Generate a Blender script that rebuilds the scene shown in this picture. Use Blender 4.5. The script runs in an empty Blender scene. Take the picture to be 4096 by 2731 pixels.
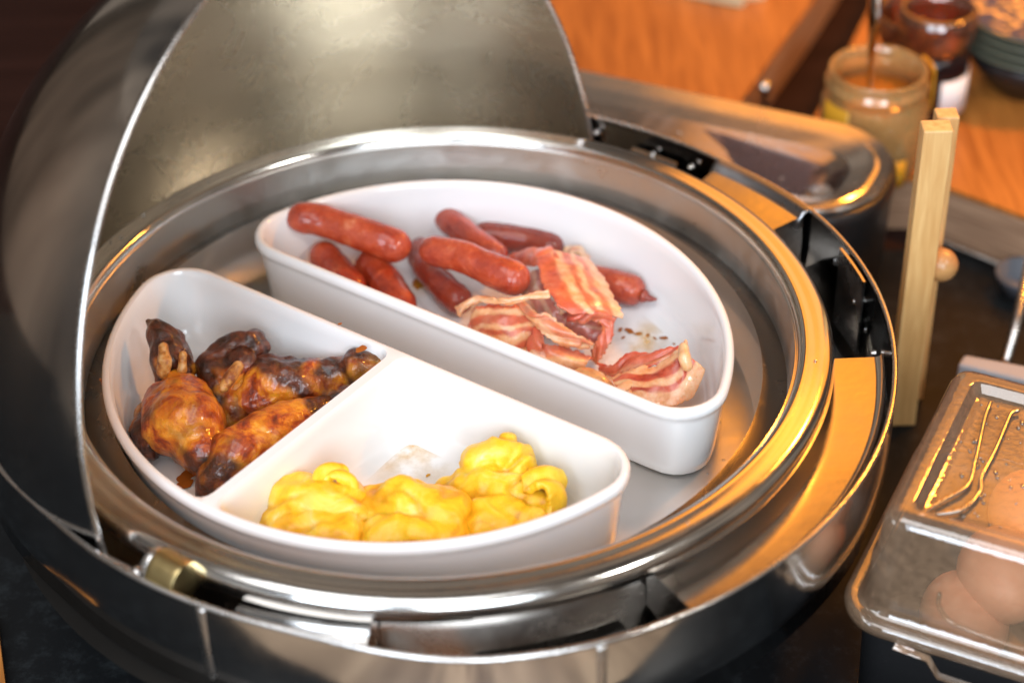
import bpy, bmesh, math, random
from mathutils import Vector, Matrix, noise
random.seed(7)
C = bpy.context.scene.collection
R = math.radians
# ------------------------------------------------------------------ camera
cam_d = bpy.data.cameras.new('camera'); cam = bpy.data.objects.new('camera', cam_d); C.objects.link(cam)
cam_d.sensor_width = 36; cam_d.lens = 70; cam_d.clip_start = .01; cam_d.clip_end = 50
fw = Vector((0., .80027648, -.59963118)); rt = Vector((.99971703, -.01426387, -.01903677)); up = Vector((.02378774, .5994615, .80005003))
m = Matrix((rt, up, -fw)).transposed().to_4x4(); m.translation = Vector((.03874, -.80597, .59204)); cam.matrix_world = m
cam_d.dof.use_dof = True; cam_d.dof.focus_distance = .985; cam_d.dof.aperture_fstop = 4.0
bpy.context.scene.camera = cam
# ------------------------------------------------------------------ world
w = bpy.data.worlds.new('World'); bpy.context.scene.world = w; w.use_nodes = True
nt = w.node_tree; nt.nodes.clear()
wo = nt.nodes.new('ShaderNodeOutputWorld'); bg = nt.nodes.new('ShaderNodeBackground')
tc = nt.nodes.new('ShaderNodeTexCoord'); mp = nt.nodes.new('ShaderNodeMapping'); mp.inputs['Scale'].default_value = (2.2, 2.2, .7)
nz = nt.nodes.new('ShaderNodeTexNoise'); nz.inputs['Scale'].default_value = 1.6; nz.inputs['Detail'].default_value = 3
cr = nt.nodes.new('ShaderNodeValToRGB')
cr.color_ramp.elements[0].position = .40; cr.color_ramp.elements[0].color = (.045, .042, .040, 1)
cr.color_ramp.elements[1].position = .72; cr.color_ramp.elements[1].color = (.42, .34, .27, 1)
nt.links.new(tc.outputs['Generated'], mp.inputs['Vector']); nt.links.new(mp.outputs[0], nz.inputs['Vector'])
nt.links.new(nz.outputs['Fac'], cr.inputs['Fac']); nt.links.new(cr.outputs[0], bg.inputs['Color'])
bg.inputs['Strength'].default_value = .85
nt.links.new(bg.outputs[0], wo.inputs['Surface'])
# ------------------------------------------------------------------ lamps
def area(name, loc, target, sx, sy, power, col):
    l = bpy.data.lights.new(name, 'AREA'); l.shape = 'RECTANGLE'; l.size = sx; l.size_y = sy; l.energy = power; l.color = col
    o = bpy.data.objects.new(name, l); C.objects.link(o); o.location = loc
    o.rotation_euler = (Vector(target)-Vector(loc)).to_track_quat('-Z', 'Y').to_euler(); return o
area('key_window_light', (1.25, -.95, 1.35), (0, 0, 0), .24, .24, 9, (1, .98, .94))
area('front_window_light', (.35, -2.3, 1.05), (0, 0, 0), 1.0, 1.3, 44, (.80, .90, 1))
area('front_window_light', (-.95, -2.1, 1.05), (0, 0, 0), .8, 1.3, 32, (.76, .87, 1))
area('ceiling_bounce_fill', (-.5, -.8, 2.0), (0, 0, 0), 1.6, 1.4, 27, (.97, .98, 1))  # added fill standing in for light bounced off the ceiling
area('heat_lamp_light', (.80, 1.15, .74), (.15, .1, .05), 1.15, 1.05, 6.4, (1, .32, .018))
area('heat_lamp_light', (.36, .74, .84), (.22, .36, -.05), .60, .36, 1.2, (1, .33, .02))
area('heat_lamp_light', (.68, .44, .62), (.34, .46, -.1), .08, .08, 6.0, (1, .35, .035))
S = bpy.context.scene
S.view_settings.view_transform = 'Standard'; S.view_settings.look = 'None'; S.view_settings.exposure = .03; S.view_settings.gamma = 1
S.render.engine = 'CYCLES'
# ------------------------------------------------------------------ helpers
def tag(o, label=None, cat=None, group=None, kind=None):
    if label: o['label'] = label
    if cat: o['category'] = cat
    if group: o['group'] = group
    if kind: o['kind'] = kind
    return o
def mat(name, col=(.5, .5, .5), rough=.4, metal=0., **k):
    m = bpy.data.materials.new(name); m.use_nodes = True; b = m.node_tree.nodes['Principled BSDF']
    b.inputs['Base Color'].default_value = (*col, 1); b.inputs['Roughness'].default_value = rough; b.inputs['Metallic'].default_value = metal
    for kk, v in k.items():
        b.inputs[kk.replace('_', ' ')].default_value = v
    return m
def nodes(m):
    n = m.node_tree.nodes; l = m.node_tree.links; return n, l, n['Principled BSDF']
def noise_node(m, scale, detail=4, vec='Object', stretch=None, rough=.55, dist=0.):
    n, l, b = nodes(m); t = n.new('ShaderNodeTexCoord'); z = n.new('ShaderNodeTexNoise')
    z.inputs['Scale'].default_value = scale; z.inputs['Detail'].default_value = detail; z.inputs['Roughness'].default_value = rough; z.inputs['Distortion'].default_value = dist
    if stretch:
        mp = n.new('ShaderNodeMapping'); mp.inputs['Scale'].default_value = stretch; l.new(t.outputs[vec], mp.inputs[0]); l.new(mp.outputs[0], z.inputs['Vector'])
    else: l.new(t.outputs[vec], z.inputs['Vector'])
    return z
def ramp(m, src, stops):
    n, l, b = nodes(m); c = n.new('ShaderNodeValToRGB'); e = c.color_ramp.elements
    while len(e) < len(stops): e.new(.5)
    for i, (p, col) in enumerate(stops): e[i].position = p; e[i].color = (*col, 1) if len(col) == 3 else col
    l.new(src, c.inputs['Fac']); return c
def bump(m, src, strength=.3, dist=.001, chain=None):
    n, l, b = nodes(m); bp_ = n.new('ShaderNodeBump'); bp_.inputs['Strength'].default_value = strength; bp_.inputs['Distance'].default_value = dist
    l.new(src, bp_.inputs['Height'])
    if chain: l.new(chain.outputs[0], bp_.inputs['Normal'])
    l.new(bp_.outputs[0], b.inputs['Normal']); return bp_
def mix(m, fac, a, bcol, mode='MIX'):
    n, l, b = nodes(m); x = n.new('ShaderNodeMix'); x.data_type = 'RGBA'; x.blend_type = mode
    for sock, v in ((x.inputs[0], fac), (x.inputs[6], a), (x.inputs[7], bcol)):
        if isinstance(v, (int, float)): sock.default_value = v
        elif isinstance(v, tuple): sock.default_value = (*v, 1)
        else: l.new(v, sock)
    return x.outputs[2]
def mesh_obj(name, verts, faces, material, parent=None, smooth=True, uvs=None, auto=None):
    me = bpy.data.meshes.new(name); me.from_pydata([tuple(v) for v in verts], [], faces); me.update()
    bm = bmesh.new(); bm.from_mesh(me); bmesh.ops.recalc_face_normals(bm, faces=bm.faces); bm.to_mesh(me); bm.free()
    o = bpy.data.objects.new(name, me); C.objects.link(o)
    if material: me.materials.append(material)
    if smooth: me.polygons.foreach_set('use_smooth', [True]*len(me.polygons))
    if auto is not None: sharp(me, auto)
    if parent: put(o, parent)
    return o
def sharp(me, deg):
    bm = bmesh.new(); bm.from_mesh(me)
    for e in bm.edges:
        if len(e.link_faces) == 2 and e.calc_face_angle(0) > R(deg): e.smooth = False
    bm.to_mesh(me); bm.free()
def put(o, parent):                       # parent while keeping the world place
    o.parent = parent; o.matrix_parent_inverse = Matrix.Identity(4)
    pl = parent.location if parent.parent is None else Vector((0, 0, 0))
    if parent.type == 'EMPTY': o.location = o.location - parent.location
def empty(name, loc, label, cat, group=None):
    o = bpy.data.objects.new(name, None); C.objects.link(o); o.location = loc; o.empty_display_size = .02
    return tag(o, label, cat, group)
def add_mod(o, kind, **k):
    md = o.modifiers.new(kind.lower(), kind)
    for a, v in k.items(): setattr(md, a, v)
    return md
def apply_mods(o):
    dg = bpy.context.evaluated_depsgraph_get(); dg.update(); me = bpy.data.meshes.new_from_object(o.evaluated_get(dg)); o.modifiers.clear()
    old = o.data; o.data = me; me.name = o.name; bpy.data.meshes.remove(old); return o
def loft(rings, closed=True, cap0=False, cap1=False):
    v = []; f = []; n = len(rings[0])
    for r in rings: v += r
    for i in range(len(rings)-1):
        for j in range(n if closed else n-1):
            k = (j+1) % n; f.append((i*n+j, i*n+k, (i+1)*n+k, (i+1)*n+j))
    if cap0: v.append(sum((Vector(p) for p in rings[0]), Vector())/n); c = len(v)-1; f += [(c, (j+1) % n, j) for j in range(n)]
    if cap1: v.append(sum((Vector(p) for p in rings[-1]), Vector())/n); c = len(v)-1; b = (len(rings)-1)*n; f += [(c, b+j, b+(j+1) % n) for j in range(n)]
    return v, f
def lathe(profile, center=(0, 0, 0), seg=160, a0=0, a1=360, cap0=False, cap1=False):
    full = abs(a1-a0) >= 360; n = seg if full else seg+1
    rings = [[Vector((center[0]+r*math.cos(R(a0+(a1-a0)*j/seg)), center[1]+r*math.sin(R(a0+(a1-a0)*j/seg)), center[2]+z)) for j in range(n)] for r, z in profile]
    return loft(rings, full, cap0, cap1)
def catmull(P, n):
    P = [Vector(p) for p in P]; Q = [2*P[0]-P[1]]+P+[2*P[-1]-P[-2]]; out = []; segs = len(P)-1
    for i in range(n):
        t = i/(n-1)*segs; k = min(int(t), segs-1); t -= k; a, b, c, d = Q[k:k+4]
        out.append(.5*((2*b)+(c-a)*t+(2*a-5*b+4*c-d)*t*t+(3*b-a-3*c+d)*t**3))
    return out
def lerp_list(L, n):
    out = []
    for i in range(n):
        t = i/(n-1)*(len(L)-1); k = min(int(t), len(L)-2); t -= k; t = t*t*(3-2*t); out.append(L[k]*(1-t)+L[k+1]*t)
    return out
def tube(path, radii, seg=12, n=24, flat=1., closed_ends=True, fl_dir=None):
    P = catmull(path, n); rr = lerp_list(radii, n) if isinstance(radii, (list, tuple)) else [radii]*n; rings = []
    nrm = None
    for i, p in enumerate(P):
        t = (P[min(i+1, n-1)]-P[max(i-1, 0)]).normalized()
        if nrm is None:
            nrm = t.orthogonal().normalized() if fl_dir is None else (Vector(fl_dir)-t*t.dot(Vector(fl_dir))).normalized()
        nrm = (nrm-t*nrm.dot(t)).normalized(); b = t.cross(nrm)
        rings.append([p+(nrm*math.cos(2*math.pi*j/seg)*flat+b*math.sin(2*math.pi*j/seg))*rr[i] for j in range(seg)])
    return loft(rings, True, closed_ends, closed_ends)
def box_vf(x0, x1, y0, y1, z0, z1):
    v = [Vector((x, y, z)) for z in (z0, z1) for y in (y0, y1) for x in (x0, x1)]
    return v, [(0, 2, 3, 1), (4, 5, 7, 6), (0, 1, 5, 4), (2, 6, 7, 3), (0, 4, 6, 2), (1, 3, 7, 5)]
def prism(poly, z0, z1):
    n = len(poly); v = [Vector((x, y, z0)) for x, y in poly]+[Vector((x, y, z1)) for x, y in poly]
    f = [tuple(range(n))[::-1], tuple(range(n, 2*n))]+[(i, (i+1) % n, n+(i+1) % n, n+i) for i in range(n)]
    return v, f
def bevel(o, wdt, seg=2):
    add_mod(o, 'BEVEL', width=wdt, segments=seg, limit_method='ANGLE'); apply_mods(o); return o
# rounded convex outlines: half-planes (nx, ny, d): n.p <= d ; disc (cx, cy, r)
def clip(poly, nx, ny, d):
    out = []
    for i in range(len(poly)):
        a = poly[i]; b = poly[(i+1) % len(poly)]; da = nx*a[0]+ny*a[1]-d; db = nx*b[0]+ny*b[1]-d
        if da <= 0: out.append(a)
        if (da < 0 < db) or (db < 0 < da):
            t = da/(da-db); out.append((a[0]+(b[0]-a[0])*t, a[1]+(b[1]-a[1])*t))
    return out
def rounded(planes, disc, rad, inset, centre, n=216, base=None, keep=False):
    rad = rad if keep else max(rad-inset, .004); e = inset+rad
    if base: poly = base
    elif disc: cx, cy, dr = disc; poly = [(cx+(dr-e)*math.cos(2*math.pi*i/240), cy+(dr-e)*math.sin(2*math.pi*i/240)) for i in range(240)]
    else: poly = [(-9, -9), (9, -9), (9, 9), (-9, 9)]
    for nx, ny, d in planes: poly = clip(poly, nx, ny, d-e)
    # dilate by rad, then cast rays from the centre
    D = []
    m_ = len(poly)
    for i in range(m_):
        p0 = Vector(poly[i-1]); p = Vector(poly[i]); p1 = Vector(poly[(i+1) % m_])
        e0 = p-p0; e1 = p1-p
        if e0.length < 1e-7 or e1.length < 1e-7: continue
        a0 = math.atan2(-e0.x, e0.y); a1 = math.atan2(-e1.x, e1.y)
        while a1 < a0-1e-6: a1 += 2*math.pi
        if a1-a0 > math.pi: a1 = a0
        k = max(1, int((a1-a0)/.08))
        for j in range(k+1):
            a = a0+(a1-a0)*j/k; D.append((p.x+rad*math.cos(a), p.y+rad*math.sin(a)))
    res = []
    cx, cy = centre
    for i in range(n):
        a = 2*math.pi*i/n; dx, dy = math.cos(a), math.sin(a); best = None
        for q in range(len(D)):
            ax, ay = D[q][0]-cx, D[q][1]-cy; bx, by = D[(q+1) % len(D)][0]-cx, D[(q+1) % len(D)][1]-cy
            ca = dx*ay-dy*ax; cb = dx*by-dy*bx
            if ca <= 0 <= cb or cb <= 0 <= ca:
                if abs(ca-cb) < 1e-12: continue
                t = ca/(ca-cb); x = ax+(bx-ax)*t; y = ay+(by-ay)*t; r = x*dx+y*dy
                if r > 0 and (best is None or r > best): best = r
        res.append((cx+dx*best, cy+dy*best))
    return res
def ring3(pts, z): return [Vector((x, y, z)) for x, y in pts]
# ------------------------------------------------------------------ materials
def steel(name, rough, col=(.62, .61, .60), scratch=.0, bscale=300, stretch=(1, 1, 1), var=1.):
    m = mat(name, col, rough, 1.); z = noise_node(m, bscale, 3, stretch=stretch); n, l, b = nodes(m); zc = noise_node(m, 22, 7, rough=.72, dist=.6)
    r = n.new('ShaderNodeMapRange'); r.inputs[1].default_value = .3; r.inputs[2].default_value = .7; r.inputs[3].default_value = rough*(1-.35*var); r.inputs[4].default_value = rough*(1+.5*var); l.new(zc.outputs[0], r.inputs[0]); l.new(r.outputs[0], b.inputs['Roughness'])
    if scratch: bump(m, z.outputs[0], scratch, .0004)
    return m
M = {}
M['mirror'] = steel('polished_steel', .12, (.70, .69, .68))
M['mirror_dark'] = steel('polished_steel_smudged', .09, (.52, .51, .50))
M['satin'] = steel('satin_steel', .24, (.66, .64, .62), .25, 260, (1, 1, 9))
M['pan'] = steel('pan_steel', .34, (.74, .72, .69), .0)
M['lining'] = steel('brushed_lid_lining', .27, (.82, .75, .63), .0, var=.35)
M['rim'] = steel('polished_rim', .15, (.68, .66, .63), .06, 200)
M['ledge'] = steel('brushed_ledge', .15, (.66, .63, .60), .10, 90, (1, 1, 1))
M['insert'] = steel('warm_steel_insert', .21, (.66, .63, .60), .05, 120)
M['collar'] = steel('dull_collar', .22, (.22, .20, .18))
M['guard'] = steel('grey_guard', .32, (.30, .30, .31))
M['brass'] = steel('brass', .30, (.60, .47, .22), .1, 200)
pc = M['porcelain'] = mat('white_porcelain', (.82, .82, .82), .11, 0., Coat_Weight=.4, Coat_Roughness=.06)
z = noise_node(pc, 26, 5, rough=.7)
c = ramp(pc, z.outputs[0], [(0, (.79, .79, .795)), (.66, (.78, .78, .78)), (.76, (.77, .74, .67)), (1, (.70, .58, .40))])
pc.node_tree.links.new(c.outputs[0], nodes(pc)[2].inputs['Base Color'])
sa = M['sausage'] = mat('sausage_skin', (.45, .06, .03), .27, 0., Subsurface_Weight=.25, Subsurface_Scale=.003, Coat_Weight=.6, Coat_Roughness=.07)
z = noise_node(sa, 75, 7, rough=.72, dist=.4); z2 = noise_node(sa, 420, 3)
c = ramp(sa, z.outputs[0], [(.25, (.16, .010, .004)), (.42, (.36, .034, .009)), (.58, (.50, .070, .020)), (.74, (.66, .22, .10))])
nodes(sa)[1].new(c.outputs[0], nodes(sa)[2].inputs['Base Color'])
b1 = bump(sa, z.outputs[0], .9, .0030); bump(sa, z2.outputs[0], .6, .0007, b1)
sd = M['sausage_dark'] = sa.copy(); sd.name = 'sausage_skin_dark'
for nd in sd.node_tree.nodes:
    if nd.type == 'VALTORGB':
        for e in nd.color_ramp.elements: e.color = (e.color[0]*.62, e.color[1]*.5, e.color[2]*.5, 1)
bc = M['bacon'] = mat('bacon', (.6, .3, .2), .30, 0., Subsurface_Weight=.3, Subsurface_Scale=.004, Coat_Weight=.55, Coat_Roughness=.12)
n, l, b = nodes(bc)
def attr(m, nm):
    a_ = nodes(m)[0].new('ShaderNodeAttribute'); a_.attribute_name = nm; return a_.outputs['Fac']
zl = noise_node(bc, 85, 5, rough=.7); zf = noise_node(bc, 150, 5, rough=.7)
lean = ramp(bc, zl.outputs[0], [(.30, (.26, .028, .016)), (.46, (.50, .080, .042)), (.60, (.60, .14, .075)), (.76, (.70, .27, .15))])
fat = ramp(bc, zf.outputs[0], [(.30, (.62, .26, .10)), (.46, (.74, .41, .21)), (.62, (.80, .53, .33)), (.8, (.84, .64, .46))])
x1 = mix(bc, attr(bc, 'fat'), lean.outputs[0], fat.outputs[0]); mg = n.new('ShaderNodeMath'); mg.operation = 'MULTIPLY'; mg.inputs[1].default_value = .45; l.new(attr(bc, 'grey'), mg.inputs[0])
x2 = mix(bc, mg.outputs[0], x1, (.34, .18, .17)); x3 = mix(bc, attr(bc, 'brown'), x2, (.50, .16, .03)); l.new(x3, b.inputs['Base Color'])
b1 = bump(bc, zf.outputs[0], .6, .0010); z6 = noise_node(bc, 500, 3); bump(bc, z6.outputs[0], .4, .0004, b1)
bf = M['bacon_fat'] = mat('bacon_fat', (.66, .40, .20), .3, 0., Subsurface_Weight=.4, Subsurface_Scale=.004, Coat_Weight=.5)
z = noise_node(bf, 90, 5); c = ramp(bf, z.outputs[0], [(.3, (.52, .24, .08)), (.5, (.68, .42, .20)), (.75, (.78, .55, .36))]); nodes(bf)[1].new(c.outputs[0], nodes(bf)[2].inputs['Base Color']); bump(bf, z.outputs[0], .5, .001)
bl = M['bacon_lean'] = mat('bacon_lean', (.4, .08, .05), .3, 0., Subsurface_Weight=.2, Subsurface_Scale=.003, Coat_Weight=.5)
z = noise_node(bl, 90, 5); c = ramp(bl, z.outputs[0], [(.3, (.22, .025, .018)), (.55, (.42, .08, .05)), (.8, (.60, .22, .14))]); nodes(bl)[1].new(c.outputs[0], nodes(bl)[2].inputs['Base Color']); bump(bl, z.outputs[0], .6, .001)
ck = M['chicken'] = mat('roast_chicken_skin', (.3, .1, .03), .28, 0., Subsurface_Weight=.1, Subsurface_Scale=.003, Coat_Weight=.5, Coat_Roughness=.09)
n, l, b = nodes(ck); at = n.new('ShaderNodeAttribute'); at.attribute_name = 'char_and_crease_shade'
z = noise_node(ck, 70, 6, rough=.7, dist=.6); gold = ramp(ck, z.outputs[0], [(.33, (.12, .012, .004)), (.42, (.38, .055, .005)), (.49, (.60, .17, .009)), (.60, (.74, .30, .016)), (.76, (.82, .46, .12))])
z3 = noise_node(ck, 120, 5, rough=.7); dark = ramp(ck, z3.outputs[0], [(.3, (.006, .003, .002)), (.45, (.040, .009, .004)), (.62, (.13, .028, .008)), (.82, (.32, .10, .03))])
l.new(mix(ck, at.outputs['Fac'], gold.outputs[0], dark.outputs[0]), b.inputs['Base Color'])
b1 = bump(ck, z3.outputs[0], .8, .0022); z4 = noise_node(ck, 420, 5, rough=.7); bump(ck, z4.outputs[0], .8, .0010, b1)
bo = M['bone'] = mat('cooked_bone', (.5, .24, .07), .4, 0.)
z = noise_node(bo, 180, 5); c = ramp(bo, z.outputs[0], [(.35, (.22, .06, .015)), (.5, (.50, .22, .05)), (.68, (.66, .42, .18))]); nodes(bo)[1].new(c.outputs[0], nodes(bo)[2].inputs['Base Color']); bump(bo, z.outputs[0], 1., .002)
eg = M['egg'] = mat('scrambled_egg', (.80, .52, .04), .45, 0., Subsurface_Weight=.2, Subsurface_Scale=.004, Coat_Weight=.12, Coat_Roughness=.2)
z = noise_node(eg, 45, 5, rough=.6, dist=1.2); c = ramp(eg, z.outputs[0], [(.30, (.62, .28, .008)), (.42, (.82, .47, .012)), (.52, (.86, .55, .022)), (.62, (.87, .62, .08)), (.74, (.88, .74, .34))]); cm = n_ = nodes(eg)[0].new('ShaderNodeMath'); cm.operation = 'MULTIPLY'; cm.inputs[1].default_value = .7; nodes(eg)[1].new(attr(eg, 'char_and_crease_shade'), cm.inputs[0]); nodes(eg)[1].new(mix(eg, cm.outputs[0], c.outputs[0], (.62, .26, .008)), nodes(eg)[2].inputs['Base Color']); b1 = bump(eg, z.outputs[0], .5, .002); z5 = noise_node(eg, 170, 5, dist=1.); bump(eg, z5.outputs[0], .4, .0012, b1)  # egg creases coloured darker orange, shade painted into the folds
M['sauce'] = mat('dried_sauce', (.34, .10, .012), .3, 0., Alpha=1.)
sm = M['smear'] = mat('thin_smear', (.74, .40, .03), .3)
n, l, b = nodes(sm); zz = noise_node(sm, 75, 5, rough=.6); c = ramp(sm, zz.outputs[0], [(.40, (0, 0, 0)), (.66, (.6, .6, .6))]); at = n.new('ShaderNodeAttribute'); at.attribute_name = 'fade'
mu = n.new('ShaderNodeMath'); mu.operation = 'MULTIPLY'; l.new(c.outputs[0], mu.inputs[0]); l.new(at.outputs['Fac'], mu.inputs[1]); l.new(mu.outputs[0], b.inputs['Alpha'])
def wood(name, dark, light, scale=9, stretch=(1, 12, 1), rough=.42, rot=0):
    m = mat(name, light, rough); n, l, b = nodes(m); t = n.new('ShaderNodeTexCoord'); mp = n.new('ShaderNodeMapping'); mp.inputs['Rotation'].default_value = (0, 0, rot); mp.inputs['Scale'].default_value = stretch
    z = n.new('ShaderNodeTexNoise'); z.inputs['Scale'].default_value = scale; z.inputs['Detail'].default_value = 6; z.inputs['Distortion'].default_value = .4
    l.new(t.outputs['Object'], mp.inputs[0]); l.new(mp.outputs[0], z.inputs[0]); c = ramp(m, z.outputs[0], [(.3, dark), (.7, light)]); l.new(c.outputs[0], b.inputs['Base Color']); bump(m, z.outputs[0], .2, .0005); return m
M['board'] = wood('teak_board', (.30, .10, .018), (.50, .19, .038), 14, (16, 1.2, 4), .4, R(-20))
M['board_edge'] = wood('board_edge_grain', (.22, .12, .07), (.52, .33, .21), 10, (2, 2, 60), .5)
M['pale_wood'] = wood('pale_beech', (.62, .34, .12), (.80, .52, .22), 12, (20, 20, 2), .45)
M['ball_wood'] = wood('beech_ball', (.42, .20, .07), (.56, .30, .11), 16, (4, 4, 20), .3)
gr = M['granite'] = mat('black_granite', (.012, .013, .014), .30, 0., Specular_IOR_Level=.12)
z = noise_node(gr, 70, 6, rough=.8); c = ramp(gr, z.outputs[0], [(.5, (.008, .009, .010)), (.68, (.020, .023, .025)), (.82, (.07, .075, .075))]); nodes(gr)[1].new(c.outputs[0], nodes(gr)[2].inputs['Base Color'])
M['dark_top'] = wood('dark_stained_counter', (.014, .006, .005), (.026, .012, .010), 6, (1, 8, 1), .6); nodes(M['dark_top'])[2].inputs['Specular IOR Level'].default_value = .1
M['slats'] = wood('unseen_slat_wall', (.015, .014, .013), (.34, .29, .23), .9, (1, 2.2, .6), .5)  # streaks of the out-of-view wall, toned for what the lid mirrors
M['floor'] = wood('floor_planks', (.14, .08, .045), (.60, .42, .27), 2.2, (5, .6, 1), .5)
M['black_plastic'] = mat('black_plastic', (.012, .012, .013), .38)
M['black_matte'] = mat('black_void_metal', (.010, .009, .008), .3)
def clear(name, tint=(1, 1, 1), refl=.10, haze=.0, hazecol=(.8, .6, .45), rough=.03):
    m = bpy.data.materials.new(name); m.use_nodes = True; n = m.node_tree.nodes; l = m.node_tree.links; n.clear()
    o = n.new('ShaderNodeOutputMaterial'); tr = n.new('ShaderNodeBsdfTransparent'); tr.inputs[0].default_value = (*tint, 1)
    gl = n.new('ShaderNodeBsdfGlossy'); gl.inputs['Roughness'].default_value = rough; fr = n.new('ShaderNodeLayerWeight'); fr.inputs['Blend'].default_value = .32
    ma = n.new('ShaderNodeMapRange'); ma.inputs[3].default_value = refl; ma.inputs[4].default_value = 1.; l.new(fr.outputs['Fresnel'], ma.inputs[0])
    mx = n.new('ShaderNodeMixShader'); l.new(ma.outputs[0], mx.inputs[0]); l.new(tr.outputs[0], mx.inputs[1]); l.new(gl.outputs[0], mx.inputs[2]); last = mx
    if haze:
        df = n.new('ShaderNodeBsdfDiffuse'); df.inputs[0].default_value = (*hazecol, 1); z = n.new('ShaderNodeTexNoise'); z.inputs['Scale'].default_value = 260; z.inputs['Detail'].default_value = 4
        t = n.new('ShaderNodeTexCoord'); l.new(t.outputs['Object'], z.inputs[0]); mr = n.new('ShaderNodeMapRange'); mr.inputs[1].default_value = .35; mr.inputs[2].default_value = .75; mr.inputs[3].default_value = haze*.8; mr.inputs[4].default_value = haze*1.25; l.new(z.outputs[0], mr.inputs[0])
        m2 = n.new('ShaderNodeMixShader'); l.new(mr.outputs[0], m2.inputs[0]); l.new(mx.outputs[0], m2.inputs[1]); l.new(df.outputs[0], m2.inputs[2]); last = m2
        bp_ = n.new('ShaderNodeBump'); bp_.inputs['Strength'].default_value = .15; bp_.inputs['Distance'].default_value = .001; l.new(z.outputs[0], bp_.inputs['Height']); l.new(bp_.outputs[0], gl.inputs['Normal'])
    l.new(last.outputs[0], o.inputs[0]); return m
M['lid_plastic'] = clear('clear_plastic_lid', (.95, .90, .85), .15, .13, (.90, .58, .36), .05)
M['drop'] = clear('water', (.95, .95, .95), .25, 0, rough=.02)
M['glass'] = clear('jar_glass', (.98, .90, .74), .12, .26, (.85, .52, .20))
M['amber_glass'] = clear('amber_glass', (.70, .36, .20), .16, .10, (.5, .2, .1))
M['smoke'] = clear('smoky_plastic', (.62, .55, .55), .16, .30, (.22, .16, .17))
M['honey'] = mat('honey', (.45, .17, .015), .15, 0., Subsurface_Weight=.2, Subsurface_Scale=.01, Coat_Weight=.5)
M['honey_smear'] = mat('honey_on_glass', (.62, .30, .02), .25)
M['jam'] = mat('dark_jam', (.015, .006, .006), .15)
M['label'] = mat('white_label', (.80, .80, .82), .5)
M['brown_egg'] = mat('brown_eggshell', (.70, .33, .19), .45, 0., Subsurface_Weight=.1, Subsurface_Scale=.003)
M['green_plate'] = mat('dark_green_glaze', (.10, .105, .075), .25)
M['cup'] = mat('shaded_cup_glaze', (.10, .11, .13), .3)  # white cup coloured dark, its shade put into the base colour
M['cream'] = mat('cream_card', (.66, .54, .34), .6)
M['white'] = mat('white_plastic', (.36, .37, .40), .4)
# ------------------------------------------------------------------ setting
v, f = box_vf(-2, 2, -.285, .26, -.18, -.14); g = mesh_obj('counter', v, f, M['granite'], smooth=False); tag(g, 'black granite buffet counter', kind='structure')
v, f = box_vf(-1.6, -1.55, -3.2, 2.5, -1.0, 1.1); g = mesh_obj('wall', v, f, M['slats'], smooth=False); tag(g, 'unseen dark brown wall added for the lid reflections', kind='structure')  # out-of-view wall, added to give the lid's outside dark streaky reflections
v, f = box_vf(-2, 2, .2605, 2.5, -.17, -.1405); g0_ = box_vf(-2, 2, -.27, -.22, -1.0, -.1805); g1_ = mesh_obj('counter_front', *g0_, M['dark_top'], smooth=False); tag(g1_, 'dark front of the buffet counter', kind='structure')
v0, f0 = box_vf(-3, 3, -4, 2.5, -1.03, -1.0); g1_ = mesh_obj('floor', v0, f0, M['floor'], smooth=False); tag(g1_, 'brown plank floor', kind='structure')
g = mesh_obj('back_counter', v, f, M['dark_top'], smooth=False); tag(g, 'dark stained counter behind', kind='structure')
# ------------------------------------------------------------------ chafing dish
CH = empty('chafing_dish', (0, 0, -.14), 'round polished steel chafing dish with its roll-top lid open to the left', 'chafing dish')
tab = [(-180, .2355), (-170, .2325), (-160, .2275), (-153.9, .2232), (-143.5, .2165), (-127.5, .2145), (-116.1, .2140), (-103.9, .2155), (-86.3, .2279), (-70.7, .2308), (-51.3, .2307), (-27.5, .2305), (-9.7, .2296), (9.7, .2300), (27.1, .2300), (43.9, .2255), (62.7, .2290), (70, .2310), (80, .2365), (90, .2400), (100, .2435), (130, .2435), (150, .240), (165, .2385), (180, .2355)]
def wall_r(deg):
    deg = (deg+180) % 360-180
    for (a, ra), (b, rb) in zip(tab, tab[1:]):
        if a <= deg <= b: return ra+(rb-ra)*(deg-a)/(b-a)
    return .229
sm_r = [sum(wall_r(i*2+k*1.6) for k in (-2, -1, 0, 1, 2))/5 for i in range(180)]
def wring(scale, z, off=0): return [Vector(((sm_r[i]*scale+off)*math.cos(R(i*2)), (sm_r[i]*scale+off)*math.sin(R(i*2)), z)) for i in range(180)]
prof = [(1, -.006, 0), (1, -.012, .0003), (1, -.030, .0005), (1, -.046, 0), (.985, -.056, 0), (.95, -.070, 0), (.90, -.084, 0), (.80, -.100, 0), (.66, -.114, 0), (.52, -.122, 0), (.40, -.125, 0), (.40, -.1399, 0)]
v, f = loft([wring(s, z, o) for s, z, o in prof]); mesh_obj('outer_shell', v, f, M['mirror'], CH)
v, f = loft([wring(1, -.006, -.0016), wring(1, -.030, -.0016), wring(1, -.062, -.0016), wring(.93, -.070, 0)]); mesh_obj('inner_wall', v, f, M['mirror_dark'], CH)
k = [wring(1, -.006+.0013*math.sin(a), -.0008+.0014*math.cos(a)) for a in [2*math.pi*i/10 for i in range(11)]]
v, f = loft(k); mesh_obj('rolled_edge', v, f, M['satin'], CH)
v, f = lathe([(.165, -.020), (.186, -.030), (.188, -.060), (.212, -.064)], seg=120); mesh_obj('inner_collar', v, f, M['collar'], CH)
v, f = lathe([(.17, -.0605), (.2125, -.0640), (.222, -.0625)], seg=120); mesh_obj('gutter', v, f, M['black_matte'], CH)
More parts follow.
